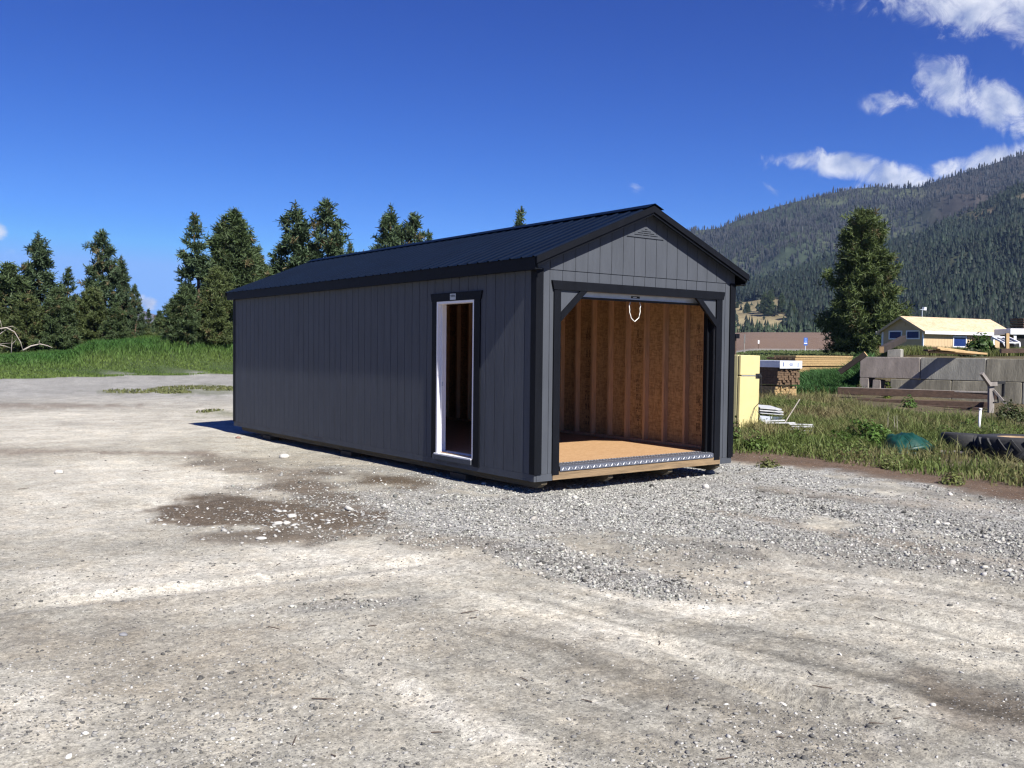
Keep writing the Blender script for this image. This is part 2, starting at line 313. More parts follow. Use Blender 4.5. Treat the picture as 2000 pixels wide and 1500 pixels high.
def build_ground():
    a = np.concatenate([np.linspace(-math.pi, -.62, 60, endpoint=False), np.linspace(-.62, .62, 1050), np.linspace(.62, math.pi, 60, endpoint=False)[1:]])
    r = np.concatenate([[.05, .8], 1/np.linspace(1/1.6, 1/46., 620), np.geomspace(47.5, 9000, 110)])
    A, Rr = np.meshgrid(a, r)
    X = CAM[0]+Rr*(np.cos(A)*fh[0]+np.sin(A)*rh[0]); Y = CAM[1]+Rr*(np.cos(A)*fh[1]+np.sin(A)*rh[1])
    x = X.ravel(); y = Y.ravel(); z = ground_h(x, y); col, gr = soil(x, y)
    na, nr = len(a), len(r); i = np.arange(nr-1)[:, None]*na; j = np.arange(na)[None, :]; j2 = (j+1) % na
    T = np.stack([i+j, i+j2, i+na+j2, i+na+j], -1).reshape(-1, 4)
    m = bpy.data.materials.new('ground_soil'); m.use_nodes = True; t = m.node_tree; b = t.nodes['Principled BSDF']; b.inputs['Roughness'].default_value = .9; b.inputs['Specular IOR Level'].default_value = .2
    at_ = N('ShaderNodeAttribute', t); at_.attribute_name = 'Col'; ag = N('ShaderNodeAttribute', t); ag.attribute_name = 'gravel'
    tcn = N('ShaderNodeTexCoord', t); V = tcn.outputs['Object']
    def noise(s, d=6, r_=.6):
        n = N('ShaderNodeTexNoise', t); n.inputs['Scale'].default_value = s; n.inputs['Detail'].default_value = d; n.inputs['Roughness'].default_value = r_; LK(V, n.inputs['Vector'], t); return n.outputs[0]
    def rng_(v, a0, a1, b0, b1):
        q = N('ShaderNodeMapRange', t); LK(v, q.inputs['Value'], t)
        for k_, v_ in zip(('From Min', 'From Max', 'To Min', 'To Max'), (a0, a1, b0, b1)): q.inputs[k_].default_value = v_
        return q.outputs[0]
    def vor(s, feat='F1'):
        v = N('ShaderNodeTexVoronoi', t, feature=feat); v.inputs['Scale'].default_value = s; LK(V, v.inputs['Vector'], t); return v
    def mixc(f, c1, c2, mode='MIX'):
        n = N('ShaderNodeMixRGB', t, blend_type=mode)
        for k_, v_ in ((0, f), (1, c1), (2, c2)):
            if isinstance(v_, (int, float)): n.inputs[k_].default_value = v_
            elif isinstance(v_, tuple): n.inputs[k_].default_value = (*v_, 1)
            else: LK(v_, n.inputs[k_], t)
        return n.outputs[0]
    n1 = rng_(noise(1.7, 8, .65), .3, .7, .78, 1.2); n2 = rng_(noise(11, 9, .75), .3, .7, .62, 1.36); n3 = rng_(noise(120, 4, .75), .25, .75, .6, 1.4)
    n4 = rng_(noise(34, 6, .8), .34, .66, .58, 1.36)
    k = math_('MULTIPLY', math_('MULTIPLY', math_('MULTIPLY', n1, n2, t), n3, t), n4, t)
    sc_ = N('ShaderNodeVectorMath', t, operation='SCALE'); LK(at_.outputs['Color'], sc_.inputs[0], t); LK(k, sc_.inputs['Scale'], t)
    # warm / grey drift of the dust
    c0 = mixc(rng_(noise(3.3, 5), .42, .68, 0, .55), sc_.outputs[0], mixc(1., sc_.outputs[0], (1.02, .95, .86), 'MULTIPLY'))
    # embedded pebbles, two sizes: dark slate, pale quartz
    hgt = math_('MULTIPLY', noise(40, 8, .7), .55, t); col_ = c0
    for s, dens_, sz in ((38, .12, .33), (85, .20, .38)):
        v = vor(s); sp = N('ShaderNodeSeparateColor', t); LK(v.outputs['Color'], sp.inputs[0], t)
        on = math_('MULTIPLY', math_('LESS_THAN', sp.outputs[0], dens_, t), math_('LESS_THAN', v.outputs['Distance'], math_('MULTIPLY', math_('ADD', sp.outputs[2], .35, t), sz, t), t), t)
        rp = N('ShaderNodeValToRGB', t); e = rp.color_ramp; e.elements[0].color = (.06, .06, .062, 1); e.elements[1].color = (.62, .60, .55, 1); e.elements.new(.45).color = (.15, .14, .13, 1); e.elements.new(.75).color = (.27, .25, .215, 1)
        LK(sp.outputs[1], rp.inputs[0], t); col_ = mixc(math_('MULTIPLY', on, .85, t), col_, rp.outputs[0]); hgt = math_('ADD', hgt, math_('MULTIPLY', on, .35, t), t)
    # crushed gravel where the gravel attribute says so
    v = vor(30); v2 = vor(55); sp = N('ShaderNodeSeparateColor', t); LK(v.outputs['Color'], sp.inputs[0], t); sp2 = N('ShaderNodeSeparateColor', t); LK(v2.outputs['Color'], sp2.inputs[0], t)
    gv = math_('ADD', math_('MULTIPLY', sp.outputs[0], .5, t), math_('MULTIPLY', sp2.outputs[0], .5, t), t)
    rp = N('ShaderNodeValToRGB', t); e = rp.color_ramp; e.elements[0].position = .15; e.elements[0].color = (.07, .07, .073, 1); e.elements[1].position = .85; e.elements[1].color = (.58, .57, .53, 1); e.elements.new(.5).color = (.30, .295, .275, 1)
    LK(gv, rp.inputs[0], t)
    gm = math_('MULTIPLY', rng_(math_('ADD', ag.outputs['Fac'], math_('MULTIPLY', math_('SUBTRACT', noise(5, 6, .7), .5, t), 1.1, t), t), .3, .75, 0, 1), .9, t, True)
    col_ = mixc(gm, col_, rp.outputs[0]); hgt = math_('ADD', hgt, math_('MULTIPLY', math_('MULTIPLY', math_('SUBTRACT', 1., v.outputs['Distance'], t), gm, t), .8, t), t)
    LK(col_, b.inputs['Base Color'], t)
    bp = N('ShaderNodeBump', t); bp.inputs['Strength'].default_value = 1.; bp.inputs['Distance'].default_value = .02; LK(hgt, bp.inputs['Height'], t); LK(bp.outputs[0], b.inputs['Normal'], t)
    o = mesh_np('ground', np.stack([x, y, z], 1), T, m, smooth=True, col=col)
    ga = o.data.attributes.new('gravel', 'FLOAT', 'POINT'); ga.data.foreach_set('value', gr.astype(np.float32))
    tag(o, kind='structure')
build_ground()

# ---------------------------------------------------------------- shed materials
SIDE = (.065, .071, .083)
m_side = mat('grey_siding_paint', SIDE, .62, nscale=7, namp=.15, bump=.55, bscale=55, stretch=(1, 1, .16), spec=.15)
m_trim = mat('black_trim_paint', (.0052, .0060, .0085), .6, nscale=9, namp=.25, bump=.3, bscale=70, stretch=(1, 1, .3), spec=.12)
m_roof = mat('navy_black_metal', (.0018, .0058, .0165), .5, .0, nscale=2.0, namp=.25, bump=.12, bscale=3, spec=.10)
m_stud = mat('stud_wood', (.50, .295, .17), .75, nscale=5, namp=.28, bump=.3, bscale=30, stretch=(6, 6, .7))
m_osb = osb_mat('wall_strand_board', (.27, .152, .070), (.46, .275, .130), 1.6)
m_floor = osb_mat('floor_board', (.37, .215, .10), (.46, .285, .148), 3.0)
m_treat = mat('treated_timber', (.215, .145, .078), .75, nscale=5, namp=.4, bump=.5, bscale=24, stretch=(.5, 4, 6))
m_white = mat('white_paint', (.72, .71, .73), .45, nscale=3, namp=.05)
m_tread = mat('tread_plate_metal', (.20, .215, .26), .3, .6, nscale=12, namp=.12)
m_stud_glint = mat('stud_glint_metal', (.62, .63, .66), .4, .2)  # raised tread studs coloured pale: sun glints on their edges put into the colour
m_galv = mat('galvanised_grey', (.50, .53, .58), .5, .35, nscale=6, namp=.15)
m_rubber = mat('black_rubber', (.012, .012, .013), .8)
m_rope = mat('white_rope', (.75, .73, .68), .9)
m_runner = mat('dark_treated_runner', (.085, .068, .042), .85, nscale=5, namp=.4, bump=.5, bscale=24, stretch=(4, .5, 6))
m_darkpad = mat('dark_pad_timber', (.05, .04, .03), .9, nscale=6, namp=.3)
m_ink = mat('black_ink', (.035, .018, .012), .9)
m_plate = mat('sign_plate_paint', (.42, .45, .46), .5)

W, L = 3.66, 9.83
HW, SL = 2.52, .4027             # wall top; roof slope
RZ = lambda x: 3.372 - SL*abs(x-W/2)       # underside of roof deck at x (rel. siding bottom)
def b(z): return z+Z0
garage = thing('portable_garage', 'long dark grey wooden portable garage with black metal roof, open at the front', 'garage', (0, 0, 0))

def siding(axis, a0, a1, z0, z1, off, th, out, phase=.2132, pitch=.2032, gw=.010, gd=.007):
    """grooved sheet. axis 'y': runs along y at x=off; axis 'x': runs along x at y=off. out = outward sign. z1 number or function of a"""
    zt = z1 if callable(z1) else (lambda a: z1)
    brk = [a0]; k0 = math.ceil((a0+gw-phase)/pitch); c = phase+k0*pitch
    prof = [(a0, 0.)]
    while c < a1-gw:
        prof += [(c-gw/2, 0.), (c-gw/2+.001, gd), (c+gw/2-.001, gd), (c+gw/2, 0.)]; c += pitch
    prof.append((a1, 0.))
    if callable(z1):
        mid = W/2
        if a0 < mid < a1 and not any(abs(p[0]-mid) < 1e-4 for p in prof):
            d = 0.
            for (p, q) in zip(prof, prof[1:]):
                if p[0] < mid < q[0]: d = p[1]+(q[1]-p[1])*(mid-p[0])/(q[0]-p[0])
            prof.append((mid, d)); prof.sort()
    V = []; n = len(prof)
    def pt(a, d, z):
        o_ = off-out*d
        return (o_, a, b(z)) if axis == 'y' else (a, o_, b(z))
    for (a, d) in prof: V += [pt(a, d, z0), pt(a, d, zt(a))]
    for (a, d) in prof: V += [pt(a, th, z0), pt(a, th, zt(a))]
    Fc = []
    for i in range(n-1):
        Fc += [(2*i, 2*i+2, 2*i+3, 2*i+1), (2*n+2*i+1, 2*n+2*i+3, 2*n+2*i+2, 2*n+2*i), (2*i+1, 2*i+3, 2*n+2*i+3, 2*n+2*i+1), (2*i, 2*n+2*i, 2*n+2*i+2, 2*i+2)]
    Fc += [(0, 1, 2*n+1, 2*n), (2*n-2, 4*n-2, 4*n-1, 2*n-1)]
    return V, Fc
def wall(name, pieces, m=m_side, label=None):
    mb = MB()
    for p in pieces: mb.add(*siding(*p))
    o = mb.build(name, m, garage, label=label)
    bm = bmesh.new(); bm.from_mesh(o.data); bmesh.ops.recalc_face_normals(bm, faces=bm.faces); bm.to_mesh(o.data); bm.free()
    return o
DY0, DY1, DZ = 1.271, 2.175, 2.168          # side door opening
wall('left_wall', [('y', .0, DY0, 0., HW, 0., .013, -1), ('y', DY1, L, 0., HW, 0., .013, -1), ('y', DY0, DY1, DZ, HW, 0., .013, -1)])
wall('right_wall', [('y', .0, L, 0., HW, W, .013, 1)])
OX0, OX1, OZ = .38, 3.262, 2.255
wall('front_wall', [('x', .0, OX0, 0., 2.497, 0., .013, -1), ('x', OX1, W, 0., 2.497, 0., .013, -1), ('x', OX0, OX1, OZ, 2.497, 0., .013, -1)])
wall('gable', [('x', .0, W, 2.497, lambda a: RZ(a), -.009, .02, -1)])
wall('rear_wall', [('x', .013, W-.013, 0., lambda a: RZ(a), L, .013, 1)])
for sgn in (0, 1):
    X = (lambda x: x) if sgn == 0 else (lambda x: OX0+OX1-x)
    MB().prism([(X(OX0+.001), -.0005, b(OZ)), (X(OX0+.001), -.0005, b(1.90)), (X(OX0+.37), -.0005, b(OZ))], (0, .012, 0)).build('corner_infill', m_side, garage)
    MB().prism([(X(OX0), -.026, b(1.972)), (X(OX0), -.026, b(1.866)), (X(OX0+.432), -.026, b(OZ)), (X(OX0+.318), -.026, b(OZ))], (0, .038, 0)).build('corner_brace', m_trim, garage)
# trim round the big opening
MB().box(.274, OX0, -.022, -.001, b(-.02), b(OZ-.002)).build('door_trim', m_trim, garage)
MB().box(OX1, 3.385, -.022, -.001, b(-.02), b(OZ-.002)).build('door_trim', m_trim, garage)
MB().prism([(.262, -.030, b(OZ)), (3.40, -.030, b(OZ)), (3.435, -.030, b(2.366)), (.235, -.030, b(2.366))], (0, .029, 0)).build('door_header', m_trim, garage)
MB().box(OX0-.0, OX0+.02, .014, .15, b(.09), b(OZ)).build('door_jamb', m_trim, garage)
MB().box(OX1-.02, OX1, .014, .15, b(.09), b(OZ)).build('door_jamb', m_trim, garage)
MB().box(OX1-.065, OX1-.022, .09, .155, b(.09), b(2.3)).box(OX1-.075, OX1-.066, .075, .10, b(.09), b(2.3)).build('door_track', m_trim, garage)
MB().box(OX0+.022, OX0+.065, .09, .155, b(.09), b(2.3)).build('door_track', m_trim, garage)
MB().box(OX0, OX1, .014, .10, b(OZ), b(OZ+.03)).build('head_jamb', mat('brown_primed_wood', (.20, .17, .15), .8), garage)
# corner boards
for (x0, x1, y0, y1) in ((-.011, .1, -.021, -.0005), (-.011, -.0005, 0.0, .082), (W-.1, W+.011, -.021, -.0005), (W+.0005, W+.011, 0., .082),
                         (-.011, .1, L+.0005, L+.021), (-.011, -.0005, L-.082, L), (W-.1, W+.011, L+.0005, L+.021), (W+.0005, W+.011, L-.082, L)):
    MB().box(x0, x1, y0, y1, b(.0 if abs(y0+.021) < 1e-6 else .003), b(2.50)).build('corner_board', m_trim, garage)
# rim joists under the siding, painted; timber sill at the front opening; runners
MB().box(.0, .036, .0, L, b(-.088), b(-.002)).build('rim_board', m_side, garage)
MB().box(W-.036, W, .0, L, b(-.088), b(-.002)).build('rim_board', m_side, garage)
MB().box(.037, .285, -.006, .034, b(-.088), b(-.002)).build('rim_board', m_side, garage)
MB().box(3.40, W-.037, -.006, .034, b(-.088), b(-.002)).build('rim_board', m_side, garage)
MB().box(.037, W-.037, L-.036, L, b(-.088), b(-.002)).build('rim_board', m_side, garage)
MB().box(.286, 3.399, -.016, .022, b(-.085), b(.018)).build('front_sill', m_treat, garage, bevel=.004)
mb = MB()
for (x0, y0, n) in ((-.004, 3.0, 3), (-.004, 6.2, 4), (-.004, 8.4, 4)):
    pass
for x in (.19, 1.30, 2.42, 3.40):
    r_ = MB(); y0 = .03; q = [(x-.045, y0, b(-.090)), (x-.045, y0, b(-.135)), (x-.045, y0+.10, b(-.186)), (x-.045, L-.12, b(-.186)), (x-.045, L-.05, b(-.135)), (x-.045, L-.05, b(-.090))]
    r_.prism(q, (.09, 0, 0)); r_.build('runner', m_runner, garage)
    for yy in (1.6, 4.9, 8.2): MB().box(x-.09, x+.09, yy, yy+.38, -.02, b(-.187)).build('support_pad', m_darkpad, garage)
m_prim = mat('dark_primer_patch', (.05, .05, .055), .8)
for (y0, y1, z0, z1) in ((9.35, 9.62, -.05, -.005), (9.05, 9.1, -.06, -.004), (8.0, 8.15, -.03, -.006), (7.3, 7.45, -.07, -.02), (6.3, 6.55, -.03, -.004), (5.75, 6.1, -.03, -.008), (5.6, 5.95, -.082, -.05), (1.65, 1.9, -.06, -.03)):
    MB().box(-.0016, .0, y0, y1, b(z0), b(z1)).build('paint_patch', m_prim, garage)
# floor, tread plate
MB().box(.02, W-.02, .03, L-.02, b(.045), b(.085)).build('floor', m_floor, garage)
def tread():
    mb = MB(); x0, x1 = .392, 3.24
    mb.prism([(x0, .235, b(.0885)), (x0, .02, b(.0885)), (x0, -.028, b(.078)), (x0, -.030, b(.020)), (x0, -.026, b(.020)), (x0, -.024, b(.075)), (x0, .02, b(.0858)), (x0, .235, b(.0858))], (x1-x0, 0, 0))
    kn = mb; n = 54
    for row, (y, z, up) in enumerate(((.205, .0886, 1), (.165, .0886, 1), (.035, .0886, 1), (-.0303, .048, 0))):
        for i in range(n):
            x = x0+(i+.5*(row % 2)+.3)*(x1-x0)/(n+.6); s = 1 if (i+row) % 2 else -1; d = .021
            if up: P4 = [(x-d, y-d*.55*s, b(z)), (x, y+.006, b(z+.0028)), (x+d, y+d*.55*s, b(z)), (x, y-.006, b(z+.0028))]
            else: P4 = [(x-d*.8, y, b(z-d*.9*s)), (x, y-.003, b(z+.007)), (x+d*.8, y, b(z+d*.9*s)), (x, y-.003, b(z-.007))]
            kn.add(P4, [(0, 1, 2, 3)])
    o = mb.build('tread_plate', m_tread, garage); o.data.materials.append(m_stud_glint); o.data.polygons.foreach_set('material_index', [0]*10+[1]*(len(mb.f)-10))
tread()
# roof: ribbed sheets, ridge cap, rake trims, fascias, soffits
EX, OH = -.11, .17
def roof_sheet(side):
    prof = [(-OH, 0.)]; y = -OH+.05; k = 0
    while y < L+OH-.06:
        h = .014
        prof += [(y, 0.), (y+.014, h), (y+.036, h), (y+.05, 0.)]
        for q in (.10, .16):
            if y+q+.02 < L+OH: prof += [(y+q, 0.), (y+q+.008, .004), (y+q+.016, 0.)]
        y += .2286
    prof.append((L+OH, 0.)); prof = [p for i, p in enumerate(prof) if i == 0 or p[0] > prof[i-1][0]]
    X = (lambda x: x) if side == 0 else (lambda x: W-x)
    nrm = np.array([-SL, 0, 1.]); nrm /= np.linalg.norm(nrm)
    e = np.array([EX-.012, 0, RZ(EX-.012)+.034]); t = np.array([W/2, 0, RZ(W/2)+.034]); V = []
    for (yy, h) in prof:
        for q in (e, t):
            p = q+nrm*h; V.append((X(p[0]), yy, b(p[2])))
    n = len(prof)
    for (yy, h) in prof:
        for q in (e, t):
            p = q+nrm*(h-.0025); V.append((X(p[0]), yy, b(p[2])))
    Fc = []
    for i in range(n-1):
        Fc += [(2*i, 2*i+1, 2*i+3, 2*i+2), (2*n+2*i, 2*n+2*i+2, 2*n+2*i+3, 2*n+2*i+1), (2*i, 2*i+2, 2*n+2*i+2, 2*n+2*i)]
    o = link_mesh('roof_sheet', V, Fc, m_roof, garage); return o
roof_sheet(0); roof_sheet(1)
for side in (0, 1):
    X = (lambda x: x) if side == 0 else (lambda x: W-x)
    MB().prism([(X(EX+.02), -OH+.022, b(RZ(EX+.02)+.030)), (X(W/2), -OH+.022, b(RZ(W/2)+.030)), (X(W/2), -OH+.022, b(RZ(W/2)+.004)), (X(EX+.02), -OH+.022, b(RZ(EX+.02)+.004))], (0, L+2*OH-.044, 0)).build('roof_deck', m_trim, garage)
    for yo, yi in ((-OH, -OH+.018), (L+OH-.018, L+OH)):
        # metal rake trim and the darker wooden rake board behind it
        MB().prism([(X(EX-.012), yo, b(RZ(EX-.012)+.038)), (X(W/2), yo, b(RZ(W/2)+.038)), (X(W/2), yo, b(RZ(W/2)-.046)), (X(EX-.012), yo, b(RZ(EX-.012)-.046))], (0, yi-yo, 0)).build('rake_trim', m_trim, garage)
        MB().prism([(X(EX+.012), yo+.02 if yo < 0 else yi-.05, b(RZ(EX+.012)+.002)), (X(W/2), yo+.02 if yo < 0 else yi-.05, b(RZ(W/2)+.002)), (X(W/2), yo+.02 if yo < 0 else yi-.05, b(RZ(W/2)-.080)), (X(EX+.012), yo+.02 if yo < 0 else yi-.05, b(RZ(EX+.012)-.080))], (0, .03, 0)).build('rake_board', m_trim, garage)
    x0, x1 = sorted((X(EX+.002), X(EX+.02)))
    MB().box(x0, x1, -OH+.052, L+OH-.052, b(2.470), b(RZ(EX)+.026)).build('fascia_board', m_trim, garage)
    x0, x1 = sorted((X(EX+.021), X(-.0005)))
    MB().box(x0, x1, -OH+.052, L+OH-.052, b(2.476), b(2.488)).build('soffit', m_trim, garage)
    # ridge cap half
    dx, dz = .16, .16*SL
    MB().prism([(W/2, -OH-.012, b(RZ(W/2)+.066)), (X(W/2-dx), -OH-.012, b(RZ(W/2)+.066-dz)), (X(W/2-dx), -OH-.012, b(RZ(W/2)+.060-dz)), (W/2, -OH-.012, b(RZ(W/2)+.062))], (0, L+2*OH+.024, 0)).build('ridge_cap', m_roof, garage)
# gable vent
def vent():
    mb = MB(); cx, z0, hw = W/2, 3.005, .34
    mb.prism([(cx-hw, -.022, b(z0)), (cx+hw, -.022, b(z0)), (cx, -.022, b(z0+hw*SL))], (0, .011, 0)); o = mb.build('gable_vent', m_side, garage)
    s_ = MB()
    for k in range(4):
        z = z0+.028+k*.026; w_ = hw-(z-z0+.022)/SL
        for (u0, u1) in ((-1, -.36), (-.3, .3), (.36, 1)):
            s_.box(cx+u0*w_, cx+u1*w_, -.0245, -.0222, b(z), b(z+.008))
    s_.build('louver_slots', m_trim, o)
vent()
# side door: white jambs, black trim, sill, small plate
def side_door():
    t = MB(); t.box(-.018, -.0005, DY1, DY1+.115, b(-.005), b(DZ)).build('side_door_trim', m_trim, garage)
    MB().box(-.018, -.0005, DY0-.135, DY0, b(-.03), b(DZ)).build('side_door_trim', m_trim, garage)
    MB().prism([(-.024, DY0-.15, b(DZ+.001)), (-.024, DY1+.12, b(DZ+.001)), (-.024, DY1+.15, b(DZ+.112)), (-.024, DY0-.18, b(DZ+.112))], (.0235, 0, 0)).build('side_door_header', m_trim, garage)
    j = MB().box(-.016, .125, DY1-.034, DY1-.001, b(.075), b(DZ-.001)).build('side_door_jamb', m_white, garage)
    MB().box(.04, .056, DY1-.056, DY1-.0345, b(.075), b(DZ-.03)).build('door_stop', m_white, j)
    MB().box(.0395, .063, DY1-.0585, DY1-.0565, b(1.0), b(1.06)).build('strike_plate', m_galv, j)
    MB().box(.057, .0595, DY1-.040, DY1-.0342, b(.08), b(DZ-.03)).build('weather_strip', m_rubber, j)
    MB().box(-.016, .125, DY0+.001, DY0+.03, b(.075), b(DZ-.001)).build('side_door_jamb', m_white, garage)
    MB().box(-.016, .125, DY0+.031, DY1-.035, b(DZ-.032), b(DZ-.001)).build('side_door_head_jamb', m_white, garage)
    MB().prism([(-.030, DY0+.03, b(.068)), (.14, DY0+.03, b(.098)), (.14, DY0+.03, b(.076)), (-.030, DY0+.03, b(.050))], (0, DY1-DY0-.0, 0)).build('door_threshold', m_white, garage)
    MB().box(-.036, -.0005, DY0+.028, DY1+.06, b(-.012), b(.049)).build('side_door_sill', m_side, garage)
    p = MB().box(-.0275, -.0245, 1.690, 1.826, b(2.182), b(2.264)).build('sign_plate', m_plate, garage, label='small pale plate with dark lettering above the side door')
    s_ = MB()
    for (y0, y1, z0, z1) in ((1.70, 1.815, .046, .052), (1.705, 1.80, .036, .042), (1.71, 1.815, .055, .062), (1.72, 1.80, .066, .069)):
        y = y0
        while y < y1:
            l_ = random.uniform(.006, .014); s_.box(-.0283, -.0276, y, min(y+l_, y1), b(2.182+z0), b(2.182+z1)); y += l_+.003
    s_.build('plate_lettering', m_trim, p)
side_door()
# interior: strand board linings, studs, plates, stamped panel marks
def inner():
    lining = MB().box(W-.030, W-.0135, .14, L-.03, b(.086), b(HW-.02)); nl = len(lining.f)
    MB().box(.0135, .022, DY1+.002, L-.03, b(.086), b(HW-.02)).box(.0135, .022, .03, DY0-.002, b(.086), b(HW-.02)).box(.0135, .022, DY0-.002, DY1+.002, b(DZ+.01), b(HW-.02)).build('wall_lining', m_osb, garage)
    MB().box(.03, W-.031, L-.030, L-.0135, b(.086), b(HW-.02)).build('wall_lining', m_osb, garage)
    ys = [.42, .80, 1.23, 1.64, 2.05, 2.46, 2.87, 3.28]+[3.69+.4064*k for k in range(15)]
    for y in ys: MB().box(W-.119, W-.0305, y, y+.042, b(.125), b(HW-.1)).build('stud', m_stud, garage)
    for y in ys:
        if not (DY0-.1 < y < DY1+.06): MB().box(.0225, .111, y, y+.042, b(.125), b(HW-.1)).build('stud', m_stud, garage)
    for k in range(8): MB().box(.25+k*.4064, .292+k*.4064, L-.119, L-.0305, b(.125), b(HW)).build('stud', m_stud, garage)
    MB().box(W-.119, W-.0305, .15, L-.031, b(.0855), b(.1245)).build('bottom_plate', m_stud, garage)
    MB().box(.0225, .111, DY1+.01, L-.031, b(.0855), b(.1245)).box(.0225, .111, .15, DY0-.01, b(.0855), b(.1245)).build('bottom_plate', m_stud, garage)
    MB().box(.112, W-.1195, L-.119, L-.0305, b(.0855), b(.1245)).build('bottom_plate', m_stud, garage)
    MB().box(W-.119, W-.0305, .03, L-.031, b(HW-.0995), b(HW-.02)).build('top_plate', m_stud, garage)
    MB().box(.0225, .111, .03, L-.031, b(HW-.0995), b(HW-.02)).build('top_plate', m_stud, garage)
    MB().box(OX0+.02, OX1-.02, .11, .15, b(2.31), b(2.5)).build('door_lintel', m_stud, garage)
    for k in range(12): MB().box(.03, W-.03, .5+k*.82, .54+k*.82, b(2.505), b(2.56)).build('ceiling_joist', m_stud, garage)
    for yc in (.60, 1.87, 3.09, 4.3, 5.5):
        s_ = lining; z = .26
        while z < 1.84:
            l_ = random.choice((.02, .035, .06, .10, .13))
            if random.random() < .84:
                for c in range(4):
                    if random.random() < .72:
                        y0 = yc-.05+c*.027; zz = z
                        while zz < z+l_-.006:
                            h = random.uniform(.005, .014); s_.box(W-.0314, W-.0306, y0, y0+random.uniform(.008, .02), b(zz), b(min(zz+h, z+l_))); zz += h+.004
            z += l_+random.choice((.008, .02, .05))
    lo = lining.build('wall_lining', m_osb, garage, label='strand board lining with black stamped marks on each panel'); lo.data.materials.append(m_ink)
    lo.data.polygons.foreach_set('material_index', [0]*nl+[1]*(len(lining.f)-nl))
inner()
# roll-up door, rolled: curtain drum behind the header, bottom bar, seal, handle, pull rope
def rollup():
    d = MB(); d.tube([(OX0+.05, .36, b(2.36)), (OX1-.05, .36, b(2.36))], .155, 20); o = d.build('roll_up_door', m_galv, garage, smooth=False)
    MB().box(OX0+.03, OX1-.03, .108, .130, b(2.196), b(2.262)).box(OX0+.03, OX1-.03, .098, .135, b(2.194), b(2.2)).build('bottom_bar', m_galv, o)
    MB().box(OX0+.03, OX1-.03, .114, .122, b(2.262), b(2.33)).build('door_curtain', m_galv, o)
    MB().box(OX0+.03, OX1-.03, .104, .128, b(2.166), b(2.1935)).build('bottom_seal', m_rubber, o)
    MB().box(1.70, 1.86, .1055, .1078, b(2.212), b(2.240)).build('pull_handle', m_rubber, o)
    MB().box(1.73, 1.80, .104, .1054, b(2.222), b(2.229)).build('handle_grip', m_white, o)
    pts = [(1.700, .12, 2.170), (1.692, .12, 2.135), (1.680, .12, 2.112), (1.690, .12, 2.06), (1.686, .12, 2.03), (1.704, .118, 1.99), (1.715, .118, 1.955), (1.745, .118, 1.93), (1.785, .118, 1.906), (1.825, .118, 1.935), (1.862, .118, 1.958), (1.872, .12, 2.0), (1.885, .12, 2.04), (1.880, .12, 2.09), (1.893, .12, 2.118), (1.882, .12, 2.14), (1.870, .12, 2.170)]
    MB().tube([(x, y, b(z)) for x, y, z in pts], [.0035]*2+[.0058]*13+[.0035]*2, 6).build('pull_rope', m_rope, o, smooth=True)
rollup()

# ---------------------------------------------------------------- scattered stones (stuff)
ICO_V = None
def ico():
    bm = bmesh.new(); bmesh.ops.create_icosphere(bm, subdivisions=1, radius=1.); v = np.array([p.co[:] for p in bm.verts]); f = np.array([[q.index for q in p.verts] for p in bm.faces]); bm.free(); return v, f
IV, IF = ico()
def stones(name, P, size, col, m, flat_=.62, smooth=False):
    n = len(P); V = np.repeat(IV[None], n, 0)*(1+.32*(rng.random((n, len(IV), 1))-.5)*2)
    S = size[:, None]*np.stack([rng.uniform(.75, 1.25, n), rng.uniform(.6, 1.0, n), flat_*rng.uniform(.6, 1.2, n)], 1); V = V*S[:, None, :]
    a = rng.uniform(0, 6.28, n); tl = rng.normal(0, .35, n); c, s = np.cos(a), np.sin(a); ct, st_ = np.cos(tl), np.sin(tl)
    x = V[:, :, 0]*ct[:, None]-V[:, :, 2]*st_[:, None]; z = V[:, :, 0]*st_[:, None]+V[:, :, 2]*ct[:, None]; y = V[:, :, 1]
    V = np.stack([x*c[:, None]-y*s[:, None], x*s[:, None]+y*c[:, None], z], 2)+P[:, None, :]
    T = (IF[None]+(np.arange(n)*len(IV))[:, None, None]).reshape(-1, 3)
    return mesh_np(name, V.reshape(-1, 3), T, m, smooth=smooth, col=np.repeat(col, len(IV), 0))
m_stone = mat('gravel_stone', (.3, .3, .3), .85, attr='Col', nscale=30, namp=.18, spec=.25)
def stone_cols(n, warm=0.):
    v = rng.choice([.085, .20, .34, .48, .62], n, p=[.10, .20, .30, .26, .14])*rng.uniform(.85, 1.15, n)
    c = np.stack([v*(1.0+warm*.06), v*(.985+warm*.01), v*(.925-warm*.06)], 1); return c*(1+.015*rng.normal(size=(n, 3)))
def scatter_pts(u0, u1, v0, v1, n, power=1.):
    """points of the ground spread evenly over the seen part of it"""
    r, uu = None, None
    px = rng.uniform(u0, u1, n); py = v0+(v1-v0)*rng.random(n)**power
    d = fwd[None]+(px-1000)[:, None]/F*rt2[None]+(py-750)[:, None]/F*dn2[None]; t = -CAM[2]/d[:, 2]
    P = CAM[None]+d*t[:, None]; P[:, 2] = ground_h(P[:, 0], P[:, 1]); return P, px, py
def under_shed(P, mrg=0.): return (P[:, 0] > .3-mrg) & (P[:, 0] < W-.3+mrg) & (P[:, 1] > .5-mrg) & (P[:, 1] < L-.5+mrg)
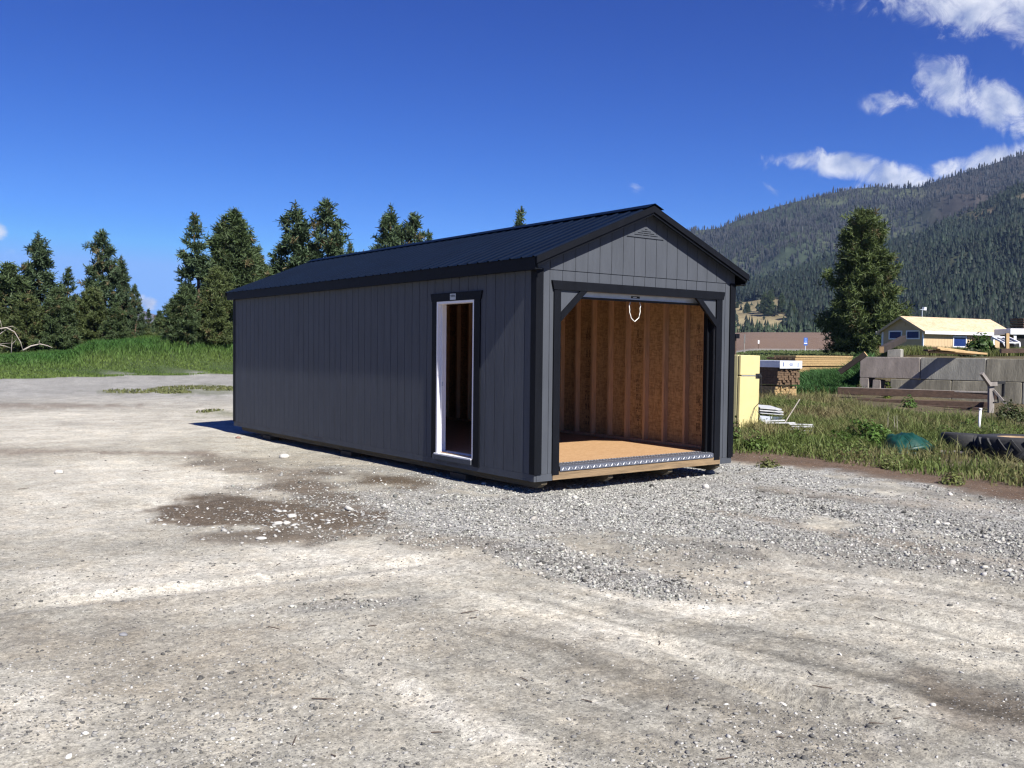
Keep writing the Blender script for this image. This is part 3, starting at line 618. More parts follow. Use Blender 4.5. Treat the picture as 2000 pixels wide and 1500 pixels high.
def gravel():
    P, px, py = scatter_pts(-60, 2080, 850, 1260, 470000, 1.0)
    _, gr = soil(P[:, 0], P[:, 1]); keep = (rng.random(len(P)) < np.clip((gr-.1), 0, 1)**1.35*np.clip(fbm(P[:, 0]*1.1, P[:, 1]*1.1, 4, 31)*1.8-.1, .1, 1)) & ~under_shed(P)
    r, u = polar(P[:, 0], P[:, 1]); keep &= ~((u > 1400) & (r > edge_r(u)-.2))
    P = P[keep]; n = len(P); sz = rng.lognormal(math.log(.0082), .45, n); P[:, 2] += sz*.22
    tag(stones('gravel', P, sz, stone_cols(n)*np.array((.74, .73, .70)), m_stone), 'crushed grey gravel lying in front of the dark garage', 'gravel', kind='stuff')
    # stray pebbles over the hard dirt
    P, px, py = scatter_pts(-60, 2080, 800, 1560, 46000, .8); k = ~under_shed(P, .3); P = P[k]
    r, u = polar(P[:, 0], P[:, 1]); k = ~((u > 1400) & (r > edge_r(u)-.2)) & (rng.random(len(P)) < np.clip(3.2*fbm(P[:, 0]*1.3, P[:, 1]*1.3, 5, 33)-1.05, .12, 1)); P = P[k]; n = len(P)
    sz = np.minimum(rng.lognormal(math.log(.0040), .6, n), .018); P[:, 2] += sz*.12
    tag(stones('pebbles', P, sz, np.repeat(rng.choice([.09, .16, .26, .38, .52], n, p=[.27, .31, .24, .13, .05])[:, None], 3, 1)*np.array((1.0, .97, .9))*rng.uniform(.85, 1.15, (n, 1)), m_stone, .5), 'stray pebbles and grit over the pale dirt yard', 'pebbles', kind='stuff')
    # flat pale stones in the wet hollow
    Q = []
    for (cx, cy, rx, ry, n) in ((450, 1010, 170, 32, 190), (640, 1010, 150, 30, 240), (600, 945, 170, 40, 200), (500, 1045, 120, 20, 40), (820, 990, 140, 50, 260)):
        t = rng.uniform(0, 6.28, n); q = np.sqrt(rng.random(n)); Q.append(np.stack([cx+rx*q*np.cos(t), cy+ry*q*np.sin(t)], 1))
    Q = np.concatenate(Q); P = np.array([flat(a, c) for a, c in Q]); P[:, 2] = ground_h(P[:, 0], P[:, 1]); n = len(P); sz = rng.lognormal(math.log(.0125), .5, n); P[:, 2] += sz*.1
    v = rng.uniform(.24, .5, n); tag(stones('flat_stones', P, sz, np.stack([v, v*.97, v*.9], 1), m_stone, .32), 'pale flat stones bedded in the damp brown hollow', 'stones', kind='stuff')
    # bits of bark and twig
    P, px, py = scatter_pts(0, 2000, 900, 1500, 38); mb = MB()
    for p in P:
        a = rng.uniform(0, 6.28); l_ = rng.uniform(.03, .13); d = np.array((math.cos(a), math.sin(a), .04)); q = p+np.array((0, 0, .006)); mb.tube([q, q+d*l_*.5+np.array((rng.normal()*.006, rng.normal()*.006, 0)), q+d*l_], [.003, .0035, .002], 4)
    tag(mb.build('twigs', mat('dry_twig', (.07, .05, .038), .9)), 'small dry twigs littering the dirt yard', 'twigs', kind='stuff')
gravel()
m_rock = mat('pale_rock', (.46, .44, .40), .85, nscale=9, namp=.22, bump=.5, bscale=18)
m_drock = mat('dark_rock', (.20, .20, .21), .85, nscale=9, namp=.25, bump=.5, bscale=18)
def rock(px, py, wpx, label, m=None, fl=.55):
    p = gp(px, py); D = (p-CAM)@fwd; s = wpx/F*D*.5
    bm = bmesh.new(); bmesh.ops.create_icosphere(bm, subdivisions=3, radius=1.)
    sd = rng.uniform(0, 50); co_ = np.array([v.co[:] for v in bm.verts]); k = 1+.45*(fbm(co_[:, 0]*1.1+sd, co_[:, 1]*1.1+co_[:, 2]*1.7, 3, 41)-.5)
    a = rng.uniform(-.5, .5)
    for v, q, kk in zip(bm.verts, co_, k): v.co = Vector((q[0]*kk*s, q[1]*kk*s*.8, q[2]*kk*s*fl))
    me = bpy.data.meshes.new('rock'); bm.to_mesh(me); bm.free(); o = finish('rock', me, m or m_rock, smooth=True)
    o.location = (p[0], p[1], float(ground_h(p[0], p[1]))+s*fl*.6); o.rotation_euler = (0, 0, -YAW+a); tag(o, label, 'rock', 'loose rocks on the yard')
rock(115, 924, 17, 'round pale cobble alone on the dirt at far left')
rock(555, 895, 20, 'wide flat pale rock on dirt left of the garage wall')
rock(945, 946, 10, 'small white stone at the edge of the garage shadow by the side door')
rock(1386, 925, 20, 'grey cobble under the front right corner of the garage', m_drock)
rock(1378, 954, 15, 'lumpy grey rock on the gravel in front of the garage', None, .8)
rock(570, 1010, 20, 'pale slab of rock on the right rim of the damp hollow', None, .4)
rock(543, 1024, 18, 'bigger of two pale rocks touching at the lower rim of the damp hollow', None, .5)
rock(560, 1023, 15, 'smaller of two pale rocks touching at the lower rim of the damp hollow', None, .5)
rock(510, 1053, 22, 'yellowish flat rock below the damp hollow', None, .35)
rock(493, 1200, 9, 'small white pebble alone on the pale dirt below the hollow')
rock(241, 1241, 17, 'dark slate stone half sunk in dirt at lower left', m_drock, .4)
rock(1822, 1376, 13, 'tan stone on the dark dirt at lower right')
rock(1848, 1024, 16, 'flat tan rock on the wheel tracks at far right', None, .4)
rock(1528, 1357, 18, 'grey white stone in the lower right dirt', None, .6)
rock(465, 857, 10, 'reddish brown clod near the far corner of the garage', mat('red_clod', (.22, .13, .10), .9, nscale=10))

# ---------------------------------------------------------------- plants
def blades(name, P, h, wd, col, m, lean=.35, curl=.5):
    """grass blades, two-segment tapered strips"""
    n = len(P); a = rng.uniform(0, 6.28, n); d = np.stack([np.cos(a), np.sin(a), np.zeros(n)], 1); ln = (lean*rng.random(n)*h)[:, None]; b_ = rng.uniform(0, 6.28, n); e = np.stack([np.cos(b_), np.sin(b_), np.zeros(n)], 1)
    up = np.array((0, 0, 1.)); m1 = P+up*(h*.55)[:, None]+e*ln*.35; tp = P+up*(h*(1-.15*curl))[:, None]+e*ln*1.2
    V = np.stack([P-d*(wd/2)[:, None], P+d*(wd/2)[:, None], m1+d*(wd*.4)[:, None], m1-d*(wd*.4)[:, None], tp], 1).reshape(-1, 3)
    o = (np.arange(n)*5)[:, None]; T = np.concatenate([o+np.array([[0, 1, 2]]), o+np.array([[0, 2, 3]]), o+np.array([[3, 2, 4]])])
    cc = np.repeat(col, 5, 0); return mesh_np(name, V, T, m, col=cc)
def leaf_mat(name, rough=.6, trans=.35):
    m = bpy.data.materials.new(name); m.use_nodes = True; t = m.node_tree; b_ = t.nodes['Principled BSDF']; b_.inputs['Roughness'].default_value = rough; b_.inputs['Specular IOR Level'].default_value = .25
    a = N('ShaderNodeAttribute', t); a.attribute_name = 'Col'; LK(a.outputs['Color'], b_.inputs['Base Color'], t)
    if trans:
        tr = N('ShaderNodeBsdfTranslucent', t); LK(a.outputs['Color'], tr.inputs[0], t); mxs = N('ShaderNodeMixShader', t); mxs.inputs[0].default_value = trans
        LK(b_.outputs[0], mxs.inputs[1], t); LK(tr.outputs[0], mxs.inputs[2], t); LK(mxs.outputs[0], t.nodes['Material Output'].inputs[0], t)
    return m
m_grass = leaf_mat('grass_blade', .65, .3); m_leaf = leaf_mat('broad_leaf', .55, .3); m_needle = leaf_mat('pine_needle', .6, .12)
m_bark = mat('pine_bark', (.12, .075, .05), .9, nscale=6, namp=.3, bump=.6, bscale=14, stretch=(3, 3, .8))
def tint(n, base, dv=.25, yellow=.0):
    c = np.tile(np.array(base), (n, 1))*rng.uniform(1-dv, 1+dv, (n, 1)); k = rng.random((n, 1))*yellow; return c*(1-k)+np.array((.20, .17, .075))*k
def polar_pts(n, u0, u1, D0, D1, pw=1.):
    u = rng.uniform(u0, u1, n); D = D0+(D1-D0)*rng.random(n)**pw; X = (u-1000)/F*D
    x = CAM[0]+fh[0]*D+rh[0]*X; y = CAM[1]+fh[1]*D+rh[1]*X; return np.stack([x, y, ground_h(x, y, False)], 1), u, D
def grasses():
    # the green bank on the left
    P, u, D = polar_pts(150000, -140, 1100, 46, 80, 1.); r, uu = polar(P[:, 0], P[:, 1]); r0 = np.interp(uu, [-800, 0, 455, 1000, 1300], [60, 56, 66, 78, 80]); k = r > r0-1.7+1.7*fbm(P[:, 0]*.8, P[:, 1]*.8, 3, 50); P = P[k]; uu = uu[k]; r = r[k]; r0 = r0[k]; n = len(P)
    t = fbm(P[:, 0]*.35, P[:, 1]*.35, 4, 51); up_ = sst(3, 8, r-r0); h = (.16+.36*up_*sst(-50, 200, uu))*(.55+.9*t)*rng.uniform(.6, 1.25, n)
    c1 = np.array((.048, .120, .024)); c2 = np.array((.125, .175, .042)); q = np.clip((1-up_)*.8+.8*(t-.4), 0, 1)[:, None]; col = (c1*(1-q)+c2*q)*rng.uniform(.65, 1.3, (n, 1))
    tag(blades('bank_grass', P, h, np.full(n, .055), col, m_grass, .8), 'tall green grass covering the bank below the pines', 'grass', kind='stuff')
    # weeds and dry grass right of the garage
    P, u, D = polar_pts(190000, 1360, 2290, 10., 27, .8); r, uu = polar(P[:, 0], P[:, 1]); e = edge_r(uu); t = fbm(P[:, 0]*.7, P[:, 1]*.7, 4, 52); t2 = fbm(P[:, 0]*2.2, P[:, 1]*2.2, 3, 53)
    k = (r > e+.1+1.4*t2) & (rng.random(len(P)) < np.clip((r-e)*.30, .04, 1)*np.clip(2.2*t2-.2, .25, 1)); k &= ~((u > 1840) & (D > 14.2) & (D < 17.5) & (rng.random(len(P)) < .8)) & ~((u > 1712) & (u < 1826) & (D > 16.) & (D < 17.6) & (rng.random(len(P)) < .75)) & ~((u > 1490) & (u < 1600) & (D > 17.2) & (D < 18.6) & (rng.random(len(P)) < .5)) & (r > edge_r(uu)+.15) & ~((u > 1620) & (D > np.interp(u, [1620, 1700, 2000], [26., 23., 21.])))
    P = P[k]; r = r[k]; uu = uu[k]; t = t[k]; t2 = t2[k]; e = e[k]; n = len(P)
    h = (.05+.115*sst(0, 2.5, r-e))*(.4+1.2*t2)*rng.uniform(.4, 1.5, n)*(1+(rng.random(n) < .04)*.9)
    q = np.clip(2.2*(t-.42)+.45*sst(20, 24, r)+rng.normal(0, .18, n), 0, 1)[:, None]; col = (np.array((.125, .165, .044))*(1-q)+np.array((.25, .205, .105))*q)*rng.uniform(.6, 1.25, (n, 1))
    tag(blades('weeds', P, h, np.full(n, .016), col, m_grass, .9), 'dry grass and weeds on the waste ground beside the garage', 'weeds', kind='stuff')
    # rank grass left of the blocks
    P, u, D = polar_pts(22000, 1552, 1700, 28.6, 34, 1.); cu = np.interp(u, [1552, 1580, 1620, 1680, 1700], [.35, .8, 1., 1., .8]); n = len(P); h = (.22+.42*cu*sst(28.4, 31, D))*rng.uniform(.5, 1.15, n)
    col = np.array((.045, .105, .03))*rng.uniform(.35, 2.0, (n, 1)); tag(blades('rank_grass', P, h, np.full(n, .045), col, m_grass, .9), 'rank dark green grass left of the concrete blocks', 'grass', kind='stuff')
    P, u, D = polar_pts(58000, 1690, 2300, 30.6, 37, .8); n = len(P); h = rng.uniform(.10, .34, n)*(.5+fbm(P[:, 0], P[:, 1], 3, 55)); col = tint(n, (.115, .145, .042), .35, .45)
    tag(blades('mound_grass', P, h, np.full(n, .022), col, m_grass, .5), 'olive grass on the mound behind the concrete blocks', 'grass', kind='stuff')
    P, u, D = polar_pts(40000, 1380, 1720, 33, 140, 1.3); n = len(P); h = rng.uniform(.1, .3, n); tag(blades('meadow_grass', P, h, .03+.0011*D, tint(n, (.095, .14, .045), .3, .4), m_grass, .6), 'low green meadow between the timber stacks and the road', 'grass', kind='stuff')
    # scraps of green on the yard
    Q = []
    for (cx, cy, rx, ry, k_) in ((390, 763, 100, 9, 2600), (440, 808, 60, 6, 900), (260, 765, 60, 4, 300)):
        tt = rng.uniform(0, 6.28, k_); qq = np.sqrt(rng.random(k_)); Q.append(np.stack([cx+rx*qq*np.cos(tt), cy+ry*qq*np.sin(tt)], 1))
    Q = np.concatenate(Q); P = np.array([flat(a, c) for a, c in Q]); P[:, 2] = ground_h(P[:, 0], P[:, 1], False); k = fbm(P[:, 0]*.5, P[:, 1]*.5, 3, 56) > .45; P = P[k]; n = len(P)
    tag(blades('sparse_grass', P, rng.uniform(.03, .11, n), np.full(n, .05), tint(n, (.12, .14, .05), .3, .4), m_grass, 1.), 'thin patches of grass on the gravel behind the garage', 'grass', kind='stuff')
grasses()
def ground_leaves():
    P, u, D = polar_pts(75000, 1370, 2290, 10.5, 24, .8); r, uu = polar(P[:, 0], P[:, 1]); e = edge_r(uu); t = fbm(P[:, 0]*.55+9, P[:, 1]*.55, 4, 57); k = (r > e+.8) & (rng.random(len(P)) < np.clip((t-.50)*6, .02, 1)*sst(.6, 2.5, r-e)) & ~((u > 1840) & (D > 13.4) & (D < 17.8)) & ~((u > 1700) & (u < 1830) & (D > 15) & (D < 18)); P = P[k]; n = len(P); t = t[k]
    P[:, 2] += rng.uniform(.01, .16, n)*np.clip((t-.42)*5, .2, 1.3); s = rng.uniform(.03, .075, n)[:, None]
    nr = rng.normal(size=(n, 3))*.5+np.array((0, 0, .8)); nr /= np.linalg.norm(nr, axis=1)[:, None]; tg = np.cross(nr, rng.normal(size=(n, 3))); tg /= np.linalg.norm(tg, axis=1)[:, None]; bt = np.cross(nr, tg)
    V = np.stack([P-tg*s*.5, P+bt*s*.3, P+tg*s*.5-nr*s*.1, P-bt*s*.3], 1).reshape(-1, 3); col = tint(n, (.10, .155, .036), .45, .45)
    tag(mesh_np('ground_leaves', V, np.arange(n*4).reshape(-1, 4), m_leaf, col=np.repeat(col, 4, 0)), 'patches of low broad leaved weeds between the dry grass', 'weeds', kind='stuff')
ground_leaves()
def leafy(name, loc, rx, ry, hz, n, size, base, label, cat, stems=10, group=None, parent=None, dv=.35, hollow=.35):
    """leafy plant: curved leaves on stems, uneven dome"""
    root = thing(name, label, cat, loc, 0, group); V = []; T = []; Cc = []
    lob = rng.uniform(.65, 1.2, 9)
    d = rng.normal(size=(n, 3)); d /= np.linalg.norm(d, axis=1)[:, None]; d[:, 2] = np.abs(d[:, 2]); a = (np.arctan2(d[:, 1], d[:, 0])+math.pi)/6.2832*8.99; li = lob[a.astype(int) % 9]*(.8+.4*fbm(d[:, 0]*2+7, d[:, 1]*2+3, 3, 61))
    rr = (hollow+(1-hollow)*rng.random(n)**.6)*li; P = d*rr[:, None]*np.array((rx, ry, hz)); s = size*rng.uniform(.6, 1.3, n)
    nrm = d*.6+rng.normal(size=(n, 3))*.55+np.array((0, 0, .5)); nrm /= np.linalg.norm(nrm, axis=1)[:, None]; tg = np.cross(nrm, rng.normal(size=(n, 3))); tg /= np.linalg.norm(tg, axis=1)[:, None]; bt = np.cross(nrm, tg)
    S = s[:, None]; Vv = np.stack([P-tg*S*.5, P+bt*S*.28, P+tg*S*.55-nrm*S*.12, P-bt*S*.28], 1).reshape(-1, 3); o = (np.arange(n)*4)[:, None]; Tt = np.concatenate([o+np.array([[0, 1, 2]]), o+np.array([[0, 2, 3]])])
    mesh_np('foliage', Vv, Tt, m_leaf, root, col=np.repeat(tint(n, base, dv, .12), 4, 0))
    st = MB()
    for k in range(stems):
        a = rng.uniform(0, 6.28); q = rng.uniform(.3, .8); st.tube([(0, 0, -.05), (rx*q*.4*math.cos(a), ry*q*.4*math.sin(a), hz*.45), (rx*q*math.cos(a), ry*q*math.sin(a), hz*.85)], [size*.10, size*.08, size*.04], 5)
    st.build('stems', m_bark, root); return root
def plant_at(px, py, wpx, hpx, n, size, base, label, name='weed_clump', cat='weed', group='leafy weeds on the waste ground', D=None, **kw):
    p = gp(px, py) if D is None else atg(px, D); D = (p-CAM)@fwd; s = D/F
    return leafy(name, p, wpx*s*.5, wpx*s*.42, hpx*s, n, size, base, label, cat, group=group, **kw)
LG = (.075, .145, .028)
plant_at(1690, 868, 110, 42, 1500, .085, LG, 'broad bright green weed clump left of the green tarp')
plant_at(1640, 872, 70, 30, 700, .085, LG, 'bright green weed clump halfway between the refrigerator and the green tarp')
plant_at(1470, 880, 60, 34, 600, .07, (.095, .15, .035), 'tangled weed clump at the foot of the yellow refrigerator')
plant_at(1437, 872, 26, 62, 260, .06, (.10, .15, .04), 'thin upright weed between the garage corner and the refrigerator', hollow=.1)
plant_at(1560, 866, 70, 24, 500, .07, (.09, .14, .035), 'low weed clump below the white slats')
plant_at(1845, 852, 60, 22, 450, .075, (.095, .145, .035), 'weed clump behind the green tarp and right of it')
plant_at(1890, 842, 60, 26, 450, .075, (.10, .15, .035), 'weed clump left of the white pipe foot')
plant_at(1945, 848, 50, 22, 400, .075, (.085, .14, .03), 'weed clump right of the white pipe foot')
plant_at(1975, 822, 70, 40, 700, .08, (.055, .075, .028), 'dark weed clump behind the big tractor tyre')
plant_at(1732, 778, 22, 30, 220, .09, (.12, .16, .03), 'yellow green weed in front of the rusty beams')
plant_at(1680, 772, 18, 22, 120, .08, (.12, .15, .04), 'small weed at the left end of the rusty beams')
plant_at(1775, 795, 34, 22, 260, .08, (.07, .13, .03), 'green weed below the lower rusty beam')
plant_at(1860, 945, 60, 26, 320, .05, (.14, .16, .05), 'light green weed at the gravel edge below the tyres')
plant_at(1740, 915, 60, 22, 300, .05, (.13, .15, .05), 'pale weed at the gravel edge below the tarp')
plant_at(1500, 912, 50, 20, 240, .05, (.15, .165, .06), 'pale weed at the gravel edge right of the garage corner')
plant_at(1985, 935, 50, 30, 320, .05, (.13, .16, .05), 'weed at the gravel edge at the far right')
plant_at(1913, 683, 66, 44, 1500, .17, (.06, .115, .03), 'green leafy bush in front of the unfinished cabin', 'bush', 'bush', None, D=31.5)
plant_at(1900, 688, 60, 15, 500, .15, (.035, .05, .02), 'dark low shrub beside the leafy bush on the mound', 'shrub', 'shrub', None, D=30.6)
plant_at(1700, 690, 60, 30, 1100, .22, (.075, .11, .045), 'grey green shrub at the foot of the cabin and pine', 'shrub', 'shrub', None, D=48)
plant_at(1640, 697, 40, 10, 500, .2, (.08, .13, .04), 'low green shrub left of the cabin near the road', 'shrub', 'shrub', None, D=60)

# ---------------------------------------------------------------- pines
def tufts(P, dirs, size, n, wd, base, dv=.3):
    """bunches of needles: thin triangles fanned round a direction"""
    m = len(P); d = dirs[:, None, :]*.45+rng.normal(size=(m, n, 3))*.62; d /= np.linalg.norm(d, axis=2)[:, :, None]; s = (size[:, None]*rng.uniform(.6, 1.15, (m, n)))[:, :, None]
    side = np.cross(d, rng.normal(size=(m, n, 3))); side /= np.linalg.norm(side, axis=2)[:, :, None]; c = P[:, None, :]+rng.normal(size=(m, n, 3))*size[:, None, None]*.16
    V = np.stack([c-side*wd*.5, c+side*wd*.5, c+d*s+side*wd*.3, c+d*s-side*wd*.3], 2).reshape(-1, 3); T = np.arange(m*n*4).reshape(-1, 4)
    col = np.array(base)[None, None, :]*rng.uniform(1-dv, 1+dv, (m, 1, 1))*rng.uniform(.8, 1.2, (m, n, 1)); k = (rng.random((m, 1, 1)) < .04)*.7; col = col*(1-k)+np.array((.17, .12, .06))*k
    return V, T, np.repeat(col.reshape(-1, 3), 4, 0)
def pine_proto(H, Rm, z0, whorls, per, size, dens, seed, shape=.85, base=(.048, .068, .026), droop=.1, gap=.12, tops=1, nb=18, wd=.075, bare=.0):
    """returns trunk MB (with limbs) and crown arrays; local coordinates, base at origin"""
    global rng
    keep = rng; rng = np.random.default_rng(seed); tb = MB(); PP = []; DD = []; SS = []
    axes = [(0., 0., H, 1.)] if tops == 1 else [(.9, -.9, H, .97), (-.9, .9, H*.99, .97)] if tops == 2 else [(0., 0., H, 1.)]+[(rng.uniform(-.16, .16)*Rm*3, rng.uniform(-.1, .1)*Rm*3, H*rng.uniform(.86, .97), .8) for _ in range(tops-1)]
    for (ax, ay, h, sc_) in axes:
        wob = rng.normal(size=(7, 2))*.012*h; zz = np.linspace(0, h*.985, 7); rad = np.linspace(.016*H, .0035*H, 7)*(1 if sc_ == 1 else .6); pts = [(ax*sst(.3*h, .8*h, z)+wob[i, 0]*(i > 0), ay*sst(.3*h, .8*h, z)+wob[i, 1]*(i > 0), z-.1) for i, z in enumerate(zz)]
        tb.tube(pts, rad, 7); pa = np.array(pts)
        def axis_at(z): return np.array([np.interp(z, pa[:, 2], pa[:, k]) for k in range(3)])
        lob = rng.uniform(.62, 1.18, (5, 8))
        for wv in range(whorls):
            t = (wv+rng.uniform(-.35, .35))/whorls; t = min(max(t, 0), .995); z = z0+(h*.97-z0)*t
            env = Rm*sc_*((1-t)**shape)*(.55+.45*min(1., (t+.12)*4))+.10*Rm*(1-t*.6)
            nbr = max(3, int(per*(1-.45*t))); a0 = rng.uniform(0, 6.28)
            for k in range(nbr):
                if rng.random() < gap: continue
                a = a0+k*6.283/nbr+rng.normal()*.25; ln = env*lob[int(t*4.99), int((a % 6.283)/6.284*8)]*rng.uniform(.72, 1.08); ln = min(ln, env*1.12); rise = ln*(rng.uniform(-.15, .25)-droop*(1-t)+.55*t)
                p0 = axis_at(z); dr = np.array((math.cos(a), math.sin(a), 0)); mid = p0+dr*ln*.55+np.array((0, 0, rise*.35-.04*ln)); end = p0+dr*ln+np.array((0, 0, rise+.10*ln))
                tb.tube([p0, mid, end], [max(.012*ln, .018), max(.008*ln, .012), .006], 4)
                m = max(2, int(dens*ln)); st = .38 if ln > .8 else .1
                for q in range(m):
                    f = st+(1-st)*(q+rng.random())/m; pt_ = (1-f)**2*p0+2*f*(1-f)*mid+f*f*end; off = rng.normal(size=3)*np.array((.20, .20, .13))*ln*(.35+.5*f)*.6; PP.append(pt_+off); DD.append(dr*.45+np.array((0, 0, .55))+rng.normal(size=3)*.3); SS.append(size*rng.uniform(.75, 1.2))
        for q in range(6): PP.append(axis_at(h*(.97-.02*q))+rng.normal(size=3)*.05); DD.append(np.array((0, 0, 1.))+rng.normal(size=3)*.25); SS.append(size*.8)
    PP = np.array(PP); DD = np.array(DD); DD /= np.linalg.norm(DD, axis=1)[:, None]; SS = np.array(SS)
    V, T, col = tufts(PP, DD, SS, nb, wd, base); rng = keep
    return tb, V, T, col
PROTO = {}
def proto(key, **kw):
    tb, V, T, col = pine_proto(**kw)
    tr = tb.build('trunk', m_bark, None, smooth=True); cr_ = mesh_np('crown', V, T, m_needle, None, col=col)
    PROTO[key] = (tr.data, cr_.data, kw['H'])
    for o in (tr, cr_): bpy.data.objects.remove(o)
G1 = (.060, .088, .034); G2 = (.055, .084, .039); G3 = (.074, .096, .032)
proto('open', H=10, Rm=2.05, z0=2.2, whorls=19, per=6, size=0.40, dens=8.7, seed=1, shape=.75, base=G2, gap=.16)
proto('open2', H=10, Rm=2.2, z0=2.0, whorls=17, per=6, size=0.43, dens=8.7, seed=2, shape=.7, base=G2, gap=.2)
proto('dense', H=9, Rm=2.5, z0=.35, whorls=22, per=8, size=0.45, dens=10.9, seed=3, shape=.62, base=G1, gap=.06)
proto('dense2', H=9, Rm=2.6, z0=.3, whorls=20, per=8, size=0.47, dens=10.2, seed=4, shape=.55, base=G3, gap=.08)
proto('broad', H=11, Rm=2.6, z0=.6, whorls=24, per=8, size=0.45, dens=10.4, seed=5, shape=.66, base=G1, gap=.08, tops=4)
proto('spindle', H=10, Rm=2.1, z0=.6, whorls=20, per=7, size=0.40, dens=8.7, seed=6, shape=1.0, base=G2, gap=.14)
proto('big', H=15.5, Rm=4.5, z0=1.0, whorls=30, per=10, size=.55, dens=6.2, seed=8, shape=.62, base=(.070, .095, .028), gap=.07, tops=2, nb=15, wd=.085)
def pine(px, top, D, key, label, wid=1., group='pines beyond the grassy bank', name='pine_tree', sink=0., rz=None):
    p = atg(px, D); T_ = CAM+ray(px, top)*D; h = T_[2]-p[2]; tr, cr_, H = PROTO[key]; s = h/H
    root = thing(name, label, 'pine tree', (p[0], p[1], p[2]-sink), rng.uniform(0, 6.28) if rz is None else rz, group); root.scale = (s*wid, s*wid, s)
    for nm, d in (('trunk', tr), ('crown', cr_)):
        o = bpy.data.objects.new(nm, d); C.objects.link(o); o.parent = root
    return root
pine(18, 513, 74, 'dense', 'dark dense pine at the left edge of the picture', 1.25)
pine(-30, 560, 70, 'dense2', 'bushy pine cut off by the left edge of the picture', 1.2)
pine(78, 452, 80, 'open', 'tall open crowned pine, first from the left against the sky', 1.05)
pine(50, 575, 69, 'dense2', 'low bushy pine behind the bare branches at far left', 1.3)
pine(133, 520, 77, 'spindle', 'short pine with browning needles between the two tall open pines', 1.1)
pine(112, 562, 70, 'dense', 'low dense pine in front of the browning pine', 1.2)
pine(203, 446, 82, 'open2', 'tall open crowned pine, second from the left against the sky', 1.0)
pine(182, 560, 72, 'dense2', 'dense low pine in front of the second tall open pine', 1.15)
pine(238, 498, 80, 'open', 'shorter open pine leaning on the right side of the second tall pine', .8)
pine(228, 590, 70, 'dense', 'low dense pine below the open pines', 1.2)
pine(265, 553, 78, 'open2', 'slim open pine at the right end of the left pine group', .75)
pine(290, 602, 96, 'spindle', 'small pointed pine in the gap between the two pine groups', 1., sink=.0)
pine(312, 606, 100, 'dense', 'small pine in the gap just left of the spindly topped pine', 1.)
pine(272, 628, 90, 'dense2', 'very low pine filling the gap between the two pine groups', 1.5)
pine(325, 622, 92, 'dense2', 'very low pine at the foot of the spindly topped pine', 1.5)
pine(382, 414, 72, 'spindle', 'tall pine with a bare spindly top left of the garage', 1.12)
pine(360, 560, 68, 'dense', 'low pine in front of the spindly topped pine', 1.25)
pine(457, 408, 76, 'broad', 'broad pine with several tops just above the far garage corner', 1.12)
pine(425, 520, 70, 'dense2', 'dense pine between the spindly and the broad pine', 1.1)
pine(500, 480, 78, 'dense', 'dense pine on the right shoulder of the broad pine', .9)
pine(578, 393, 80, 'open', 'pointed pine above the far end of the garage roof', 1.15)
pine(640, 386, 80, 'open2', 'tallest rounded pine above the garage roof', 1.1)
pine(606, 470, 82, 'spindle', 'pine filling the notch between the pointed and the rounded pine', .9)
pine(684, 470, 80, 'spindle', 'small pine stepping down right of the rounded pine', .8)
pine(708, 492, 84, 'open', 'tiny pine tip at the end of the row above the roof', .6)
pine(763, 399, 84, 'open', 'left one of the pair of pines above the middle of the roof', 1.0)
pine(806, 413, 85, 'open2', 'right one of the pair of pines above the middle of the roof', 1.0)
pine(838, 448, 87, 'spindle', 'lower pine right of the pair above the roof', .8)
pine(1012, 402, 88, 'spindle', 'lone pine tip showing above the roof near the ridge end', .85)
pine(1686, 404, 96, 'big', 'big dense pine standing beside the unfinished cabin', 1.0, group=None, rz=1.0)

# bare branches left of the bank
m_dead = mat('bleached_branch', (.33, .29, .25), .9, nscale=4, namp=.2)
def brush(px, py, D, arcs, label):
    mb = MB(); base = at(px, py, D)
    root = thing('fallen_branch', label, 'branch', base, 0, 'dead branches at the edge of the pines')
    for a in arcs:
        pts = [at(q[0], q[1], D+q[2])-base for q in a[1:]]; mb.tube(pts, np.linspace(a[0], a[0]*.35, len(pts)), 5)
    mb.build('branches', m_dead, root, smooth=True)
brush(20, 690, 60, [(.05, (-5, 643, 0), (12, 640, .3), (28, 648, .6), (40, 668, .8), (45, 685, .8)), (.03, (-4, 655, 0), (10, 645, .5), (22, 641, .4)), (.025, (12, 640, .3), (24, 637, .6), (34, 643, .8)), (.03, (22, 690, 0), (23, 672, 0), (24, 658, .2)), (.02, (0, 625, 0), (4, 640, .3), (2, 655, .3)), (.018, (24, 672, 0), (32, 663, .2)), (.02, (-3, 672, 0), (20, 670, .2))], 'arched bare bleached branch at far left below the pines')
brush(75, 690, 59, [(.06, (45, 684, 0), (60, 676, .4), (78, 672, .8), (92, 675, 1.0), (102, 679, 1.1)), (.03, (76, 672, .7), (77, 665, .7)), (.035, (-4, 673, 0), (10, 676, .3), (22, 680, .5))], 'pale fallen branch lying on the grass below the pines')

